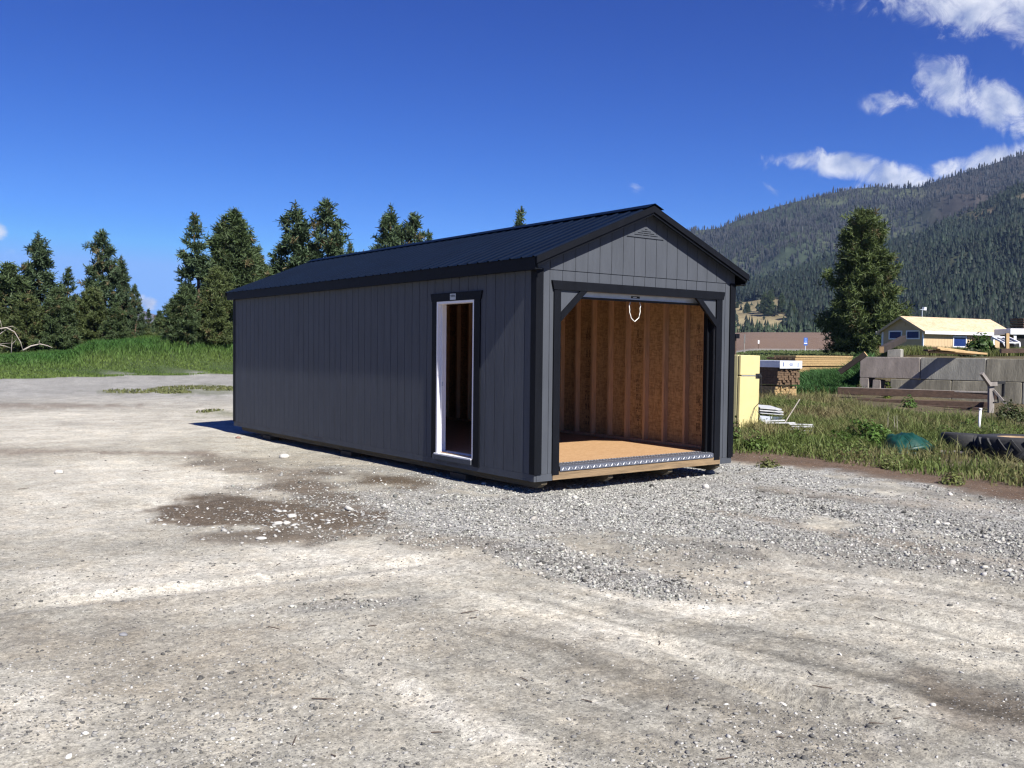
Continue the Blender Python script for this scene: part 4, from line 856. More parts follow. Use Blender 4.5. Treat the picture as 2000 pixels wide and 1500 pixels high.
# ---------------------------------------------------------------- the yard's right side: blocks, timber, junk
m_conc = mat('weathered_concrete', (.26, .25, .215), .9, nscale=2.2, namp=.42, bump=.8, bscale=22, stretch=(1.6, 1.6, .5))
m_conc2 = mat('stained_concrete', (.225, .205, .155), .9, nscale=2.0, namp=.6, bump=.8, bscale=22, stretch=(2.4, 2.4, .35))
m_conc3 = mat('pinkish_concrete', (.27, .23, .20), .9, nscale=2.2, namp=.38, bump=.8, bscale=22, stretch=(1.6, 1.6, .6))
m_old = mat('old_brown_timber', (.085, .052, .036), .85, nscale=3, namp=.45, bump=.7, bscale=18, stretch=(.4, 3, 5))
m_darkt = mat('dark_old_timber', (.028, .020, .016), .9, nscale=3, namp=.4, bump=.6, bscale=18)
m_oldtop = mat('weathered_grey_timber', (.24, .215, .195), .9, nscale=3, namp=.35, bump=.6, bscale=20, stretch=(3, 3, .5))
m_fresh = mat('fresh_board', (.45, .30, .145), .8, nscale=4, namp=.25, bump=.3, bscale=20)
m_lumd = mat('dark_bundle_lumber', (.12, .075, .042), .85, nscale=14, namp=.55, bump=.4, bscale=30)
m_lumy = mat('yellow_bundle_lumber', (.36, .245, .115), .85, nscale=14, namp=.4, bump=.4, bscale=30)
m_wrap = mat('white_wrap', (.70, .72, .76), .4, nscale=3, namp=.12, bump=.6, bscale=6)
m_blue = mat('blue_print', (.045, .075, .20), .5)
def frame(px0, D0, px1, D1, py=690):
    """local frame along the ground from one picture column to another: origin, unit along, unit away from the viewer"""
    a = at(px0, py, D0); b_ = at(px1, py, D1); d = (b_-a)[:2]; L_ = math.hypot(*d); d /= L_; n = np.array((-d[1], d[0]))
    if n@fh < 0: n = -n
    return a, d, n, L_
def place(o, a, d, z): o.location = (a[0], a[1], z); o.rotation_euler = (0, 0, math.atan2(d[1], d[0]))
BA, BD, BN, BL = frame(1680, 28.8, 1926, 26.6)
ZB1 = CAM[2]-0.0; zt = at(1680, 693.6, 28.8)[2]-.05; BH = .64; z_top = zt; z_mid = zt-BH; z_bot = z_mid-BH
def block(name, label, s0, s1, z0, z1, m, off=0., dep=.62, tilt=0.):
    o_ = thing(name, label, 'concrete block', (0, 0, 0), 0, 'stacked concrete blocks'); p = BA[:2]+BD*s0+BN*off; place(o_, p, BD, z0); o_.rotation_euler = (0, tilt, math.atan2(BD[1], BD[0]))
    l_ = s1-s0; h = z1-z0; c = .022; mb = MB()
    mb.prism([(c, 0, 0), (l_-c, 0, 0), (l_, 0, c), (l_, 0, h-c), (l_-c, 0, h), (c, 0, h), (0, 0, h-c), (0, 0, c)], (0, dep, 0))
    mb.build('block_body', m, o_, bevel=.012)
    k = MB(); k.prism([(l_*.2, dep*.32, h), (l_*.28, dep*.5, h+.05), (l_*.2, dep*.68, h)], (l_*.6, 0, 0)) if False else None
    return o_
bl = BL/2
block('concrete_block', 'pinkish concrete block at the left end of the top row', 0., bl-.01, z_mid, z_top, m_conc3)
block('concrete_block', 'pale grey concrete block in the middle of the top row', bl+.008, 2*bl-.008, z_mid-.01, z_top-.005, m_conc)
block('concrete_block', 'brown stained concrete block at the right end of the top row', 2*bl+.01, 3*bl, z_mid-.015, z_top-.01, m_conc2)
block('concrete_block', 'small upright concrete stub under the left end of the pinkish block', .0, .27, z_bot, z_mid-.006, m_conc3)
block('concrete_block', 'broken concrete lump right of the small stub', .36, .60, z_bot, z_mid-.05, m_conc3, .02, .5, .05)
block('concrete_block', 'greenish concrete block at the left of the lower row', .92, 2*bl-.9, z_bot, z_mid-.022, m_conc2)
block('concrete_block', 'streaked concrete block in the middle of the lower row', 2*bl-.885, 2*bl+.93, z_bot, z_mid-.024, m_conc2)
block('concrete_block', 'concrete block at the right end of the lower row', 2*bl+.95, 3*bl+.4, z_bot, z_mid-.026, m_conc)
bb = thing('concrete_block', 'small pale concrete piece lying on top of the pinkish block', 'concrete block', (0, 0, 0), 0, 'stacked concrete blocks'); p = BA[:2]+BD*.72+BN*.30; place(bb, p, BD, z_top)
MB().prism([(0, 0, 0), (.40, 0, 0), (.40, 0, .23), (.36, 0, .25), (.04, 0, .22), (0, 0, .2)], (0, .28, 0)).build('block_body', m_conc, bb, bevel=.01)
bb = thing('concrete_block', 'pale concrete corner piece on the top row at the right edge of the picture', 'concrete block', (0, 0, 0), 0, 'stacked concrete blocks'); p = BA[:2]+BD*(2*bl+1.02)+BN*.05; place(bb, p, BD, z_top-.012)
MB().prism([(0, 0, 0), (.9, 0, 0), (.9, 0, .18), (0, 0, .17)], (0, .4, 0)).build('block_body', m_conc, bb, bevel=.01)
def plank(label, p0, p1, w_, h, m, name='timber', cat='timber', group='loose timbers round the blocks', end=None):
    p0 = np.array(p0, float); p1 = np.array(p1, float); o = MB().beam(p0, p1, w_, h).build(name, m, None, bevel=.006); tag(o, label, cat, group)
    if end:
        d = (p1-p0)/np.linalg.norm(p1-p0); e = MB().beam(p1+d*.0005, p1+d*.004, w_*.96, h*.96).build('sawn_end', end, o)
    return o
plank('dark leaning timber from the grass up to the left end of the blocks', at(1640, 727, 28.6), at(1691, 691, 28.2), .12, .16, m_darkt, end=m_fresh)
plank('dark timber sloping up behind the small concrete piece', at(1766, 661, 31.5), at(1722, 683, 28.9), .14, .2, m_darkt, end=m_fresh)
plank('long dark timber on edge, upper one in front of the blocks', at(1637, 763, 27.3), at(1950, 773, 25.2), .20, .20, m_old)
plank('thin pale topped board lying on the upper dark timber', at(1637, 757.5, 27.3)+BN.tolist()[0]*0+np.array((BN[0]*.1, BN[1]*.1, 0)), at(1935, 767, 25.2)+np.array((BN[0]*.1, BN[1]*.1, 0)), .24, .04, m_oldtop)
plank('long brown timber lying low in front of the blocks', at(1672, 783, 26.4), at(1935, 791, 24.6), .22, .15, m_old)
plank('second brown timber half hidden in weeds in front of the blocks', at(1700, 790, 26.2), at(1915, 800, 24.4), .16, .10, m_old)
plank('dark beam lying on the blocks at the right edge of the picture', at(1954, 685.5, 26.6), at(2060, 684, 26.2), .25, .13, m_old)
for i, (a, c, d, e, lab) in enumerate(((1826, 679, 1880, 686, 'topmost pale board of the pile on the blocks'), (1832, 682, 1905, 689, 'split pale board in the middle of the pile on the blocks'), (1808, 684, 1868, 690, 'short dark ended board at the left of the pile on the blocks'), (1815, 687.5, 1900, 691.5, 'lowest board of the pile on the blocks'), (1860, 686, 1925, 691, 'right hand board of the pile on the blocks'))):
    plank(lab, at(a, c, 26.5+.12*i), at(d, e, 27.6-.1*i), .16, .055, m_fresh if i != 2 else m_old, 'board', 'board', 'boards piled on the blocks')
plank('flat grey board lying in weeds between the tarp and the tyres', gp(1818, 884)+np.array((0, 0, .03)), gp(1900, 890)+np.array((0, 0, .05)), .22, .035, m_oldtop, 'board', 'board', None)
# weathered post with a bracket and propped sticks
pp_ = gp(1935, 806); Dp = (pp_-CAM)@fwd
post = thing('fence_post', 'grey weathered post with propped sticks in front of the blocks', 'post', pp_)
def rel(px, py, D): return at(px, py, D)-pp_
MB().beam(rel(1935, 812, Dp), rel(1935.5, 748, Dp), .13, .10, (fh[0], fh[1], 0)).build('post_shaft', m_oldtop, post, bevel=.006)
MB().beam(rel(1933, 751, Dp-.1), rel(1917, 729, Dp-.25), .08, .08).build('stick', m_oldtop, post)
MB().beam(rel(1941, 762, Dp-.05), rel(1974, 800, Dp-.3), .055, .05).build('stick', m_oldtop, post)
mb = MB(); mb.beam(rel(1930, 750.5, Dp-.08), rel(1946, 749.5, Dp-.05), .09, .10).build('post_cap', m_oldtop, post)
mb = MB().beam(rel(1940, 786, Dp-.06), rel(1950, 786, Dp+.1), .03, .03).beam(rel(1950, 786, Dp+.1), rel(1947, 765, Dp+.1), .03, .03).beam(rel(1946, 748, Dp), rel(1962, 747, Dp+.3), .05, .06).beam(rel(1960, 748, Dp+.3), rel(1959, 775, Dp+.3), .06, .06)
mb.build('bracket', m_rubber, post)
# pipe
pb = gp(1911, 848); pt_ = at(1915, 798, (pb-CAM)@fwd)
pr = thing('pipe', 'upright white plastic pipe standing in the weeds', 'pipe', pb); MB().tube([(0, 0, -.05), pt_-pb], .026, 14).build('pipe_shaft', m_white, pr, smooth=True); MB().tube([(pt_-pb)*.94, (pt_-pb)*1.02], .032, 14).build('pipe_cap', m_white, pr, smooth=True)
# tyres
m_tyre = mat('tyre_rubber', (.022, .022, .024), .75, nscale=5, namp=.4, bump=.4, bscale=25); m_dirt = mat('dusty_inner_wall', (.36, .25, .15), .95, nscale=6, namp=.35)
def tyre(px, py, D, Ro, wd, label, tilt=(0, 0), lug=True, zoff=0.):
    c = atg(px, D); root = thing('tractor_tyre', label, 'tyre', (c[0], c[1], c[2]+zoff), rng.uniform(0, 6), 'old tyres dumped in the weeds'); root.rotation_euler = (tilt[0], tilt[1], .6)
    n = 56; prof = [(.56, .06), (.60, .02), (.80, 0.), (.94, .035), (.985, .16), (1., .5), (.985, .84), (.94, .965), (.80, 1.), (.60, .98), (.56, .94)]; V = []; Fc = []
    for i in range(n):
        a = 2*math.pi*i/n; V += [(Ro*r*math.cos(a), Ro*r*math.sin(a), wd*z) for r, z in prof]
    k = len(prof)
    for i in range(n):
        for j in range(k-1): Fc.append((i*k+j, ((i+1) % n)*k+j, ((i+1) % n)*k+j+1, i*k+j+1))
    body = link_mesh('tyre_carcass', V, Fc, m_tyre, root, True)
    V = []; Fc = []; q = ((.555, .94), (.53, .7), (.52, .5), (.53, .3), (.555, .06))
    for i in range(n):
        a = 2*math.pi*i/n; V += [(Ro*r*math.cos(a), Ro*r*math.sin(a), wd*z) for r, z in q]
    for i in range(n):
        for j in range(4): Fc.append((i*5+j, i*5+j+1, ((i+1) % n)*5+j+1, ((i+1) % n)*5+j))
    link_mesh('inner_liner', V, Fc, m_dirt, root, True)
    if lug:
        lg = MB(); m_ = 22
        for i in range(m_):
            for sd in (0, 1):
                a0 = 2*math.pi*(i+.5*sd)/m_; pts = []
                for t in np.linspace(0, 1, 5):
                    z = (.10+.44*t) if sd == 0 else (.90-.44*t); a = a0+.20*t; r = Ro*(.985+.018*min(1, t*3)); pts.append((r*math.cos(a), r*math.sin(a), wd*z))
                for (u, v) in zip(pts, pts[1:]): lg.beam(u, v, .045, .05, (math.cos(a0), math.sin(a0), 0))
        lg.build('tread_lugs', m_tyre, body)
    return root
tyre(2003, 897, 15.9, .74, .40, 'big black tractor tyre lying flat at the right edge', (0, .02))
tyre(1889, 880, 17.0, .42, .31, 'smaller black tyre tilted behind the big tractor tyre', (.03, .05), False, .0)
# green tarp over a heap
def tarp():
    c = gp(1768, 879); D = (c-CAM)@fwd; s = D/F; root = thing('tarp', 'crumpled dark green tarp over a low heap in the weeds', 'tarp', c); root.rotation_euler = (0, 0, -YAW)
    nx, ny = 44, 30; X, Y = np.meshgrid(np.linspace(-1, 1, nx), np.linspace(-1, 1, ny)); wx, wy, h = 54*s, .62, 36*s
    top = np.interp(X, [-1, -.82, -.62, -.2, .15, .45, .75, 1], [.02, .30, .78, .95, 1.0, .82, .55, .02]); e = np.clip(1-np.abs(Y)**2.6, 0, 1)
    Z = top*e*h*(1+.16*(fbm(X*3+3, Y*3, 4, 71)-.5))+.05*(fbm(X*7, Y*7+3, 3, 72)-.5); fold = .045*np.abs(np.sin(X*9+Y*4+2*fbm(X*2, Y*2, 2, 73)*3)); Z = Z-fold*e
    V = np.stack([X*wx, Y*wy+.1*X, Z], 2).reshape(-1, 3); T = np.array([(j*nx+i, j*nx+i+1, (j+1)*nx+i+1, (j+1)*nx+i) for j in range(ny-1) for i in range(nx-1)])
    o = mesh_np('tarp_sheet', V, T, mat('green_tarp', (.004, .045, .033), .5, nscale=5, namp=.25, bump=.3, bscale=40), root, smooth=False)
    so_ = o.modifiers.new('thick', 'SOLIDIFY'); so_.thickness = .012
    MB().tube([(-.9*wx, -.55*wy, .16*h), (-.5*wx, -.98*wy, .05), (.1*wx, -1.0*wy, .12), (.25*wx, -.96*wy, .04)], [.03, .05, .04, .02], 6).build('tarp_fold', bpy.data.materials['green_tarp'], root, smooth=True)
tarp()
# refrigerator
def fridge():
    a = gp(1443, 846); D = (a-CAM)@fwd; H = (at(1443, 693, D)-a)[2]; root = thing('refrigerator', 'pale yellow old refrigerator with two doors standing in weeds', 'refrigerator', a)
    root.rotation_euler = (R(.3), R(.8), -YAW+R(44)); wd = .72; dp = .60; m = mat('pale_yellow_enamel', (.62, .53, .255), .35, nscale=2.2, namp=.10, bump=.08, bscale=5); ms = mat('side_yellow_enamel', (.50, .45, .24), .5, nscale=2.2, namp=.15)
    zs = H*.735
    MB().box(.0, wd, .075, dp+.075, .02, H).build('cabinet', ms, root, bevel=.012)
    MB().box(.0, wd, .0, .062, zs+.008, H-.002).build('freezer_door', m, root, bevel=.014)
    d = MB().box(.0, wd, .0, .062, .06, zs-.012).build('fridge_door', m, root, bevel=.014)
    MB().box(.012, wd-.012, .063, .0745, .06, H-.02).build('door_gasket', mat('brown_gasket', (.10, .055, .035), .8), root)
    MB().box(wd-.16, wd+.03, -.014, -.001, zs-.05, zs+.045).box(wd-.10, wd+.035, -.03, -.0145, zs-.02, zs+.015).build('hinge', m_rubber, root)
    MB().box(.03, wd-.16, -.006, -.0005, zs-.008, zs+.004).build('trim_strip', m_galv, root)
    MB().tube([(wd+.02, -.02, zs+.0), (wd+.022, -.03, zs-.35), (wd-.02, -.03, zs-.55), (wd-.20, -.035, .52), (wd-.34, -.045, .30), (wd-.42, -.05, .12)], .007, 6).build('cord', m_rubber, root, smooth=True)
    MB().box(.03, wd-.03, .08, dp, 0, .0195).build('base', m_rubber, root)
fridge()
# timber bundles
def bundle(px0, D0, px1, D1, pyb, h, dep, m, label, nx, nz, wrap=False, name='lumber_bundle', zb=None, gap=.006):
    a, d, n, L_ = frame(px0, D0, px1, D1, pyb); root = thing(name, label, 'lumber stack', (0, 0, 0), 0, 'timber stacks behind the refrigerator'); place(root, a, d, a[2] if zb is None else zb)
    mb = MB(); ch = h/nz; cw = L_/nx
    for k in range(nz):
        for i in range(nx):
            j = rng.uniform(-.03, .03); mb.box(i*cw+gap/2, (i+1)*cw-gap/2, j, dep+j, k*ch+gap/2, (k+1)*ch-gap/2)
    mb.build('boards', m, root)
    if wrap:
        w_ = MB(); th = .012; w_.box(-th, L_+th, -.06, dep+.05, h+.002, h+.002+th).box(-th, L_+th, -.075, -.0605, h*.70, h+.0135).box(-th-.001, -.0005, -.06, dep, h*.74, h+.001)
        o = w_.build('wrapping_sheet', m_wrap, root); pr = MB()
        for (x0, x1, z0, z1) in ((.42, .58, .90, .92), (.40, .60, .855, .875), (.44, .57, .80, .83), (.12, .16, .78, .96), (.80, .84, .74, .95)): pr.box(L_*x0, L_*x1, -.0765, -.0752, h*z0, h*z1)
        pr.build('printed_marks', m_blue, o)
    return root, a, d, n, L_
zl = atg(1530, 27.)[2]
bundle(1513, 26.0, 1556, 26.5, 772, .36, 2.4, m_lumy, 'lower yellow end grained lumber stack on the ground', 8, 5, zb=zl)
bundle(1519, 25.9, 1561, 26.4, 755, .66, 2.4, m_lumd, 'dark lumber bundle wrapped in white on top of the yellow stack', 10, 10, True, zb=zl+.40)
zl2 = atg(1560, 37.)[2]
bundle(1496, 37, 1553, 36, 705, at(1525, 697, 36.5)[2]-zl2, 1.2, m_lumd, 'dark end grained lumber stack behind the wrapped bundles', 9, 8, zb=zl2, gap=.03)
bundle(1553, 36, 1665, 38.5, 722, at(1600, 694.5, 37)[2]-zl2, 1.0, m_lumy, 'long yellow board stack behind the rank grass', 1, 12, zb=zl2, gap=.012)
# white scrap frames
m_vinyl = mat('dusty_vinyl', (.50, .50, .50), .5, nscale=6, namp=.25)
def scrap():
    c = gp(1508, 834); D = (c-CAM)@fwd; root = thing('window_frame_stack', 'stack of white window frames leaning beside the refrigerator', 'window frames', c); root.rotation_euler = (0, 0, -YAW)
    s = D/F
    for k, (x0, x1, z, y) in enumerate(((-24, 18, 36, 0), (-24, 22, 31, .02), (-22, 23, 26, .05))):
        MB().prism([(x0*s, y, z*s), (x1*s, y, (z-3)*s), (x1*s, y+.9, (z-1)*s), (x0*s, y+.9, (z+2)*s)], (0, 0, .026)).build('frame', m_vinyl, root)
    MB().prism([(2*s, .02, 20*s), (22*s, .02, 20*s), (8*s, .0, 2*s), (-6*s, 0, 2*s)], (0, .03, 0)).build('pane', mat('dull_glass', (.10, .12, .14), .15, spec=.6), root)
    MB().prism([(-24*s, .04, 22*s), (2*s, .04, 20*s), (-6*s, .02, 0), (-24*s, .02, 0)], (0, .03, 0)).build('pane', m_galv, root)
    c = gp(1548, 843); D = (c-CAM)@fwd; s = D/F; root = thing('vinyl_slats', 'white vinyl slats scattered low in the weeds', 'slats', c); root.rotation_euler = (0, 0, -YAW)
    for (x0, x1, z, y, dz) in ((-52, -8, 18, .3, 2), (-50, 10, 15, .2, 1), (-5, 42, 14, .1, -1), (-3, 40, 10, .0, 0), (2, 42, 3, -.2, 0), (-10, 10, 6, -.15, 0)):
        MB().beam((x0*s, y, z*s), (x1*s, y, (z+dz)*s), .08, .022).build('slat', m_vinyl, root)
scrap()
o = tag(MB().beam(gp(1522, 843), at(1562, 780, (gp(1522, 843)-CAM)@fwd+1.2), .015, .015).build('dry_stalk', m_dead), 'long dry stalk leaning beside the white frames', 'stalk')
for i, (px, py, h, lab) in enumerate(((1733, 850, 46, 'tall dry stalk left of two thinner ones behind the green tarp'), (1747, 850, 38, 'middle dry stalk behind the green tarp'), (1752, 850, 40, 'right hand dry stalk behind the green tarp'))):
    p = gp(px, py); D = (p-CAM)@fwd; mb = MB(); t_ = at(px+rng.uniform(-4, 2), py-h, D); mb.tube([p, (p+t_)/2+np.array((.01, 0, 0)), t_], [.008, .006, .003], 5); tag(mb.build('dry_stalk', m_dead), lab, 'stalk', 'dry stalks behind the tarp')
# post with a cap just behind the garage's right wall
p = atg(1436, 33); t_ = at(1436, 661, 33); root = thing('wooden_post', 'thin brown post with a dark cap just right of the garage corner', 'post', p); MB().beam((0, 0, 0), t_-p, .06, .06).build('post_shaft', m_old, root); MB().box(-.1, .1, -.1, .1, t_[2]-p[2], t_[2]-p[2]+.16).build('post_cap', m_trim, root)

# ---------------------------------------------------------------- unfinished cabin, sheds and signs further off
def cabin():
    Dc = 66.; c = at(1804, 690, Dc); gz = float(ground_h(c[0], c[1], False)); l = np.array((.985, -.174)); ez = at(1804, 644, Dc)[2]-gz
    root = thing('cabin', 'unfinished pale wooden cabin with bare board roof and blue wrapped windows', 'cabin', (c[0], c[1], gz)); root.rotation_euler = (0, 0, math.atan2(l[1], l[0])); Lc, Wc = 9.4, 3.66; rise = .98
    m_w = mat('cream_siding', (.48, .35, .205), .8, nscale=2, namp=.08); m_b = mat('blue_film', (.010, .026, .12), .35, nscale=3, namp=.3); m_r = osb_mat('roof_sheathing', (.44, .315, .19), (.58, .44, .29), .35)
    mb = MB(); mb.box(0, Lc, 0, .1, 0, ez).box(0, Lc, Wc-.1, Wc, 0, ez).box(Lc-.1, Lc, .1, Wc-.1, 0, ez)
    mb.prism([(0, .1, 0), (0, Wc-.1, 0), (0, Wc-.1, ez), (0, Wc/2, ez+rise*.98), (0, .1, ez)], (.1, 0, 0)).prism([(Lc-.1, 0, ez), (Lc-.1, Wc, ez), (Lc-.1, Wc/2, ez+rise*.98)], (.1, 0, 0)); mb.build('wall', m_w, root)
    sd = MB()
    for k in range(int(Lc/.31)): sd.box(.3+k*.31, .315+k*.31, -.004, -.0005, 0, ez-.12)
    sd.build('siding_grooves', mat('groove_brown', (.30, .23, .15), .9), root)  # darker brown strips on the long wall, drawn as siding grooves
    for s in (0, 1):
        Y = (lambda y: y) if s == 0 else (lambda y: Wc-y)
        MB().prism([(-.28, Y(-.30), ez-.30/ (Wc/2)*rise+.03), (-.28, Y(Wc/2), ez+rise+.03), (-.28, Y(Wc/2), ez+rise-.03), (-.28, Y(-.30), ez-.30/(Wc/2)*rise-.03)], (Lc+.56, 0, 0)).build('roof', m_r, root)
        y0, y1 = sorted((Y(-.335), Y(-.302))); MB().box(-.30, Lc+.30, y0, y1, ez-.30, ez-.08).build('fascia_board', m_white, root)
        MB().prism([(-.31, Y(-.30), ez-.13), (-.31, Y(Wc/2), ez+rise+.03), (-.31, Y(Wc/2), ez+rise-.15), (-.31, Y(-.30), ez-.31)], (.028, 0, 0)).build('rake_board', m_w, root)
    def win(face, a0, a1, z0, z1):
        t = .09
        if face == 'g':
            f = MB().box(-.05, -.001, a0-t, a1+t, z1, z1+t).box(-.05, -.001, a0-t, a1+t, z0-t, z0).box(-.05, -.001, a0-t, a0, z0, z1).box(-.05, -.001, a1, a1+t, z0, z1).build('window', m_white, root); MB().box(-.02, -.002, a0+.001, a1-.001, z0+.001, z1-.001).build('pane', m_b, f)
        else:
            f = MB().box(a0-t, a1+t, -.05, -.006, z1, z1+t+.05).box(a0-t, a1+t, -.05, -.006, z0-t, z0).box(a0-t, a0, -.05, -.006, z0, z1).box(a1, a1+t, -.05, -.006, z0, z1).build('window', m_white, root); MB().box(a0+.001, a1-.001, -.02, -.007, z0+.001, z1-.001).build('pane', m_b, f)
    win('g', .42, 1.42, ez-.58, ez-.12); win('g', 1.95, 2.95, ez-.58, ez-.12)
    win('l', 3.1, 4.4, ez-1.12, ez-.50)
    MB().box(-.06, -.001, .0, .13, 0, ez-.1).build('corner_board', m_white, root); MB().box(-.06, -.001, Wc-.13, Wc, 0, ez-.1).build('corner_board', m_white, root); MB().box(Lc-.14, Lc, -.05, -.006, 0, ez-.12).build('corner_board', m_white, root)
    MB().box(7.45, 7.62, -.05, -.006, 0, ez-.15).box(8.55, 8.72, -.05, -.006, 0, ez-.15).box(7.45, 8.72, -.055, -.0505, ez-.32, ez-.15).build('door_frame', m_white, root)
    MB().box(-.04, -.001, Wc/2-.22, Wc/2+.22, ez+.28, ez+.52).build('gable_vent', m_w, root)
cabin()
def coldframe():
    c = atg(1958, 60); root = thing('cold_frame', 'white framed glazed panel structure propped right of the cabin', 'cold frame', c); root.rotation_euler = (0, 0, -YAW); s = 60/F; b0 = (690-0)*0
    z = lambda py: at(1958, py, 60)[2]-c[2]
    A = [(-12, 658), (20, 658), (28, 669), (-4, 669)]; pts = [((a)*s, .6 if i < 2 else -.3, z(py)) for i, (a, py) in enumerate(A)]
    for i in range(4): MB().beam(pts[i], pts[(i+1) % 4], .09, .09).build('frame_bar', m_white, root)
    for f in (.33, .66): MB().beam(tuple(np.array(pts[0])*(1-f)+np.array(pts[1])*f), tuple(np.array(pts[3])*(1-f)+np.array(pts[2])*f), .04, .04).build('frame_bar', m_white, root)
    q = [np.array(p)+np.array((0, .04, -.05)) for p in pts]; MB().prism(q, (0, .015, -.015)).build('pane', mat('dark_glass', (.03, .035, .05), .12, spec=.6), root)
    MB().beam(pts[3], (pts[3][0]+6*s, -.35, z(682)), .07, .07).beam(pts[2], (pts[2][0], -.35, z(682)), .07, .07).beam((pts[0][0], .6, z(682)), pts[0], .07, .07).build('legs', m_white, root)
    c = atg(1995, 64); root = thing('trailer', 'white topped trailer with dark open side at the right edge', 'trailer', c); root.rotation_euler = (0, 0, -YAW); s = 64/F; z = lambda py: at(1995, py, 64)[2]-c[2]
    MB().box(-23*s, 60*s, 0, 2.2, z(654), z(642)).build('roof', m_white, root, bevel=.05); MB().box(-12*s, 60*s, .25, 2.1, .35, z(654.2)).build('body', m_rubber, root); MB().box(-14*s, -9*s, .1, .2, z(672), z(655)).build('side_panel', m_white, root)
    MB().tube([(-8*s, .1, .3), (-8*s, .24, .3)], .33, 16).build('wheel', m_tyre, root)
    c = atg(1967, 31); t_ = at(1967, 651, 31); root = thing('timber_post', 'square fresh timber post standing behind the blocks', 'post', c); MB().beam((0, 0, 0), t_-c, .10, .10, (fh[0], fh[1], 0)).build('post_shaft', m_fresh, root)
    c = atg(1799, 120); t_ = at(1800, 605, 120); root = thing('street_lamp', 'thin distant lamp pole rising above the cabin roof', 'lamp', c); h = t_[2]-c[2]; MB().tube([(0, 0, 0), (0, 0, h)], .06, 6).build('pole', m_galv, root); MB().box(-.55*1, .6, -.08, .08, h-.04, h+.04).build('arm', m_galv, root); MB().box(.25, .75, -.16, .16, h-.06, h+.34).build('lamp_head', m_white, root)
    c = atg(1998, 72); root = thing('board_stack', 'stack of dark boards rising at the right edge above the trailer', 'lumber stack', c); z = lambda py: at(1998, py, 72)[2]-c[2]
    for k in range(5): MB().box(-.1, 1.6, 0, 1., z(640)+k*.18-.1, z(640)+k*.18).build('board', m_old, root)
    MB().box(.1, 1.5, .1, .9, 0, z(640)-.1005).build('bearer', m_old, root)
coldframe()
m_signback = mat('sign_back_grey', (.13, .125, .12), .6)
def signs():
    D = 138.; c = atg(1573, D); z = lambda py: at(1573, py, D)[2]-c[2]; s = D/F; root = thing('road_sign', 'blue roadside sign with white lettering in front of the brown field', 'road sign', c); root.rotation_euler = (0, 0, -YAW)
    MB().box(-.05, .05, .02, .1, 0, z(662)).build('pole', m_galv, root); m_sb = mat('sign_blue', (.018, .10, .42), .5)
    p = MB().box(-3.6*s, 3.6*s, -.03, .015, z(674.5), z(659.5)).build('panel', m_sb, root)
    MB().box(-2.8*s, 2.8*s, -.036, -.031, z(671.8), z(669.4)).build('white_band', m_white, p)
    for py in (661.5, 664, 666.5): MB().box(-2.*s, 2.*s, -.036, -.031, z(py+.7), z(py-.3)).build('lettering', mat('sign_pale_blue', (.30, .42, .62), .5), p)
    c = atg(1453.5, D-4); t_ = at(1453.5, 653, D-4); root = thing('sign_post', 'tall thin metal sign post seen edge on before the field', 'sign post', c); root.rotation_euler = (0, 0, -YAW); MB().box(-.06, .06, -.05, .05, 0, t_[2]-c[2]).build('pole', m_oldtop, root); MB().box(-.10, .10, -.10, -.055, (t_[2]-c[2])*.55, (t_[2]-c[2])).build('panel', m_signback, root)
    c = atg(1481, D+12); t_ = at(1481, 664.5, D+12); root = thing('marker_post', 'short pale marker post in the brown field', 'marker', c); root.rotation_euler = (0, 0, -YAW); MB().box(-.04, .04, -.04, .04, 0, t_[2]-c[2]).build('pole', m_old, root); MB().box(-.12, .12, -.1, -.045, (t_[2]-c[2])-.55, t_[2]-c[2]).build('reflector', m_white, root)
signs()

# ---------------------------------------------------------------- hills
def hill(name, prof, D0, D1, seed, base_py, m_fn, nu=520, nr=150, amp=.05, u0=700, u1=3200, k=.8, back=900):
    us = np.linspace(u0, u1, nu); t = np.linspace(0, 1, nr); pxs, pys = zip(*prof)
    U, Tt = np.meshgrid(us, t); Dd = D0+(D1-D0)*Tt; ridge = np.interp(U, pxs, pys); X = (U-1000)/F*Dd
    hor = 750-F*math.tan(PITCH)+(U-1000)*.010666
    zr = CAM[2]+(hor-ridge)/F*D1; zb = CAM[2]+(hor-base_py)/F*D0
    x = CAM[0]+fh[0]*Dd+rh[0]*X; y = CAM[1]+fh[1]*Dd+rh[1]*X
    n1 = fbm(x/420, y/420, 5, seed)-.5; n2 = fbm(x/110, y/110, 5, seed+1)-.5
    gul = np.abs(fbm(x/300+5, y/700, 4, seed+2)-.5)*2
    prof_ = k*Tt+(1-k)*Tt**2; z = zb+(zr-zb)*prof_+(zr-zb)*np.sin(Tt*math.pi)*(.30*n1+.10*n2-.16*(1-gul)**3*1.1)+(zr-zb)*amp*n2*.3
    # far side falls away
    tb = np.linspace(0, 1, 12)[1:]; U2, T2 = np.meshgrid(us, tb); D2 = D1+back*T2; X2 = (U2-1000)/F*D2; x2 = CAM[0]+fh[0]*D2+rh[0]*X2; y2 = CAM[1]+fh[1]*D2+rh[1]*X2; z2 = z[-1][None]-(T2**1.5)*(z[-1][None]*.9)
    xa = np.vstack([x, x2]); ya = np.vstack([y, y2]); za = np.vstack([z, z2]); Ua = np.vstack([U, U2]); Ta = np.vstack([Tt, 1+T2])
    V = np.stack([xa, ya, za], 2).reshape(-1, 3); ni = np.arange(xa.shape[0]-1)[:, None]*nu; j = np.arange(nu-1)[None]; T = np.stack([ni+j, ni+j+1, ni+nu+j+1, ni+nu+j], -1).reshape(-1, 4)
    m, colr = m_fn(xa.ravel(), ya.ravel(), Ua.ravel(), Ta.ravel(), za.ravel())
    o = mesh_np(name, V, T, m, smooth=True, col=colr); tag(o, kind='structure'); return xa, ya, za, Ua, Ta
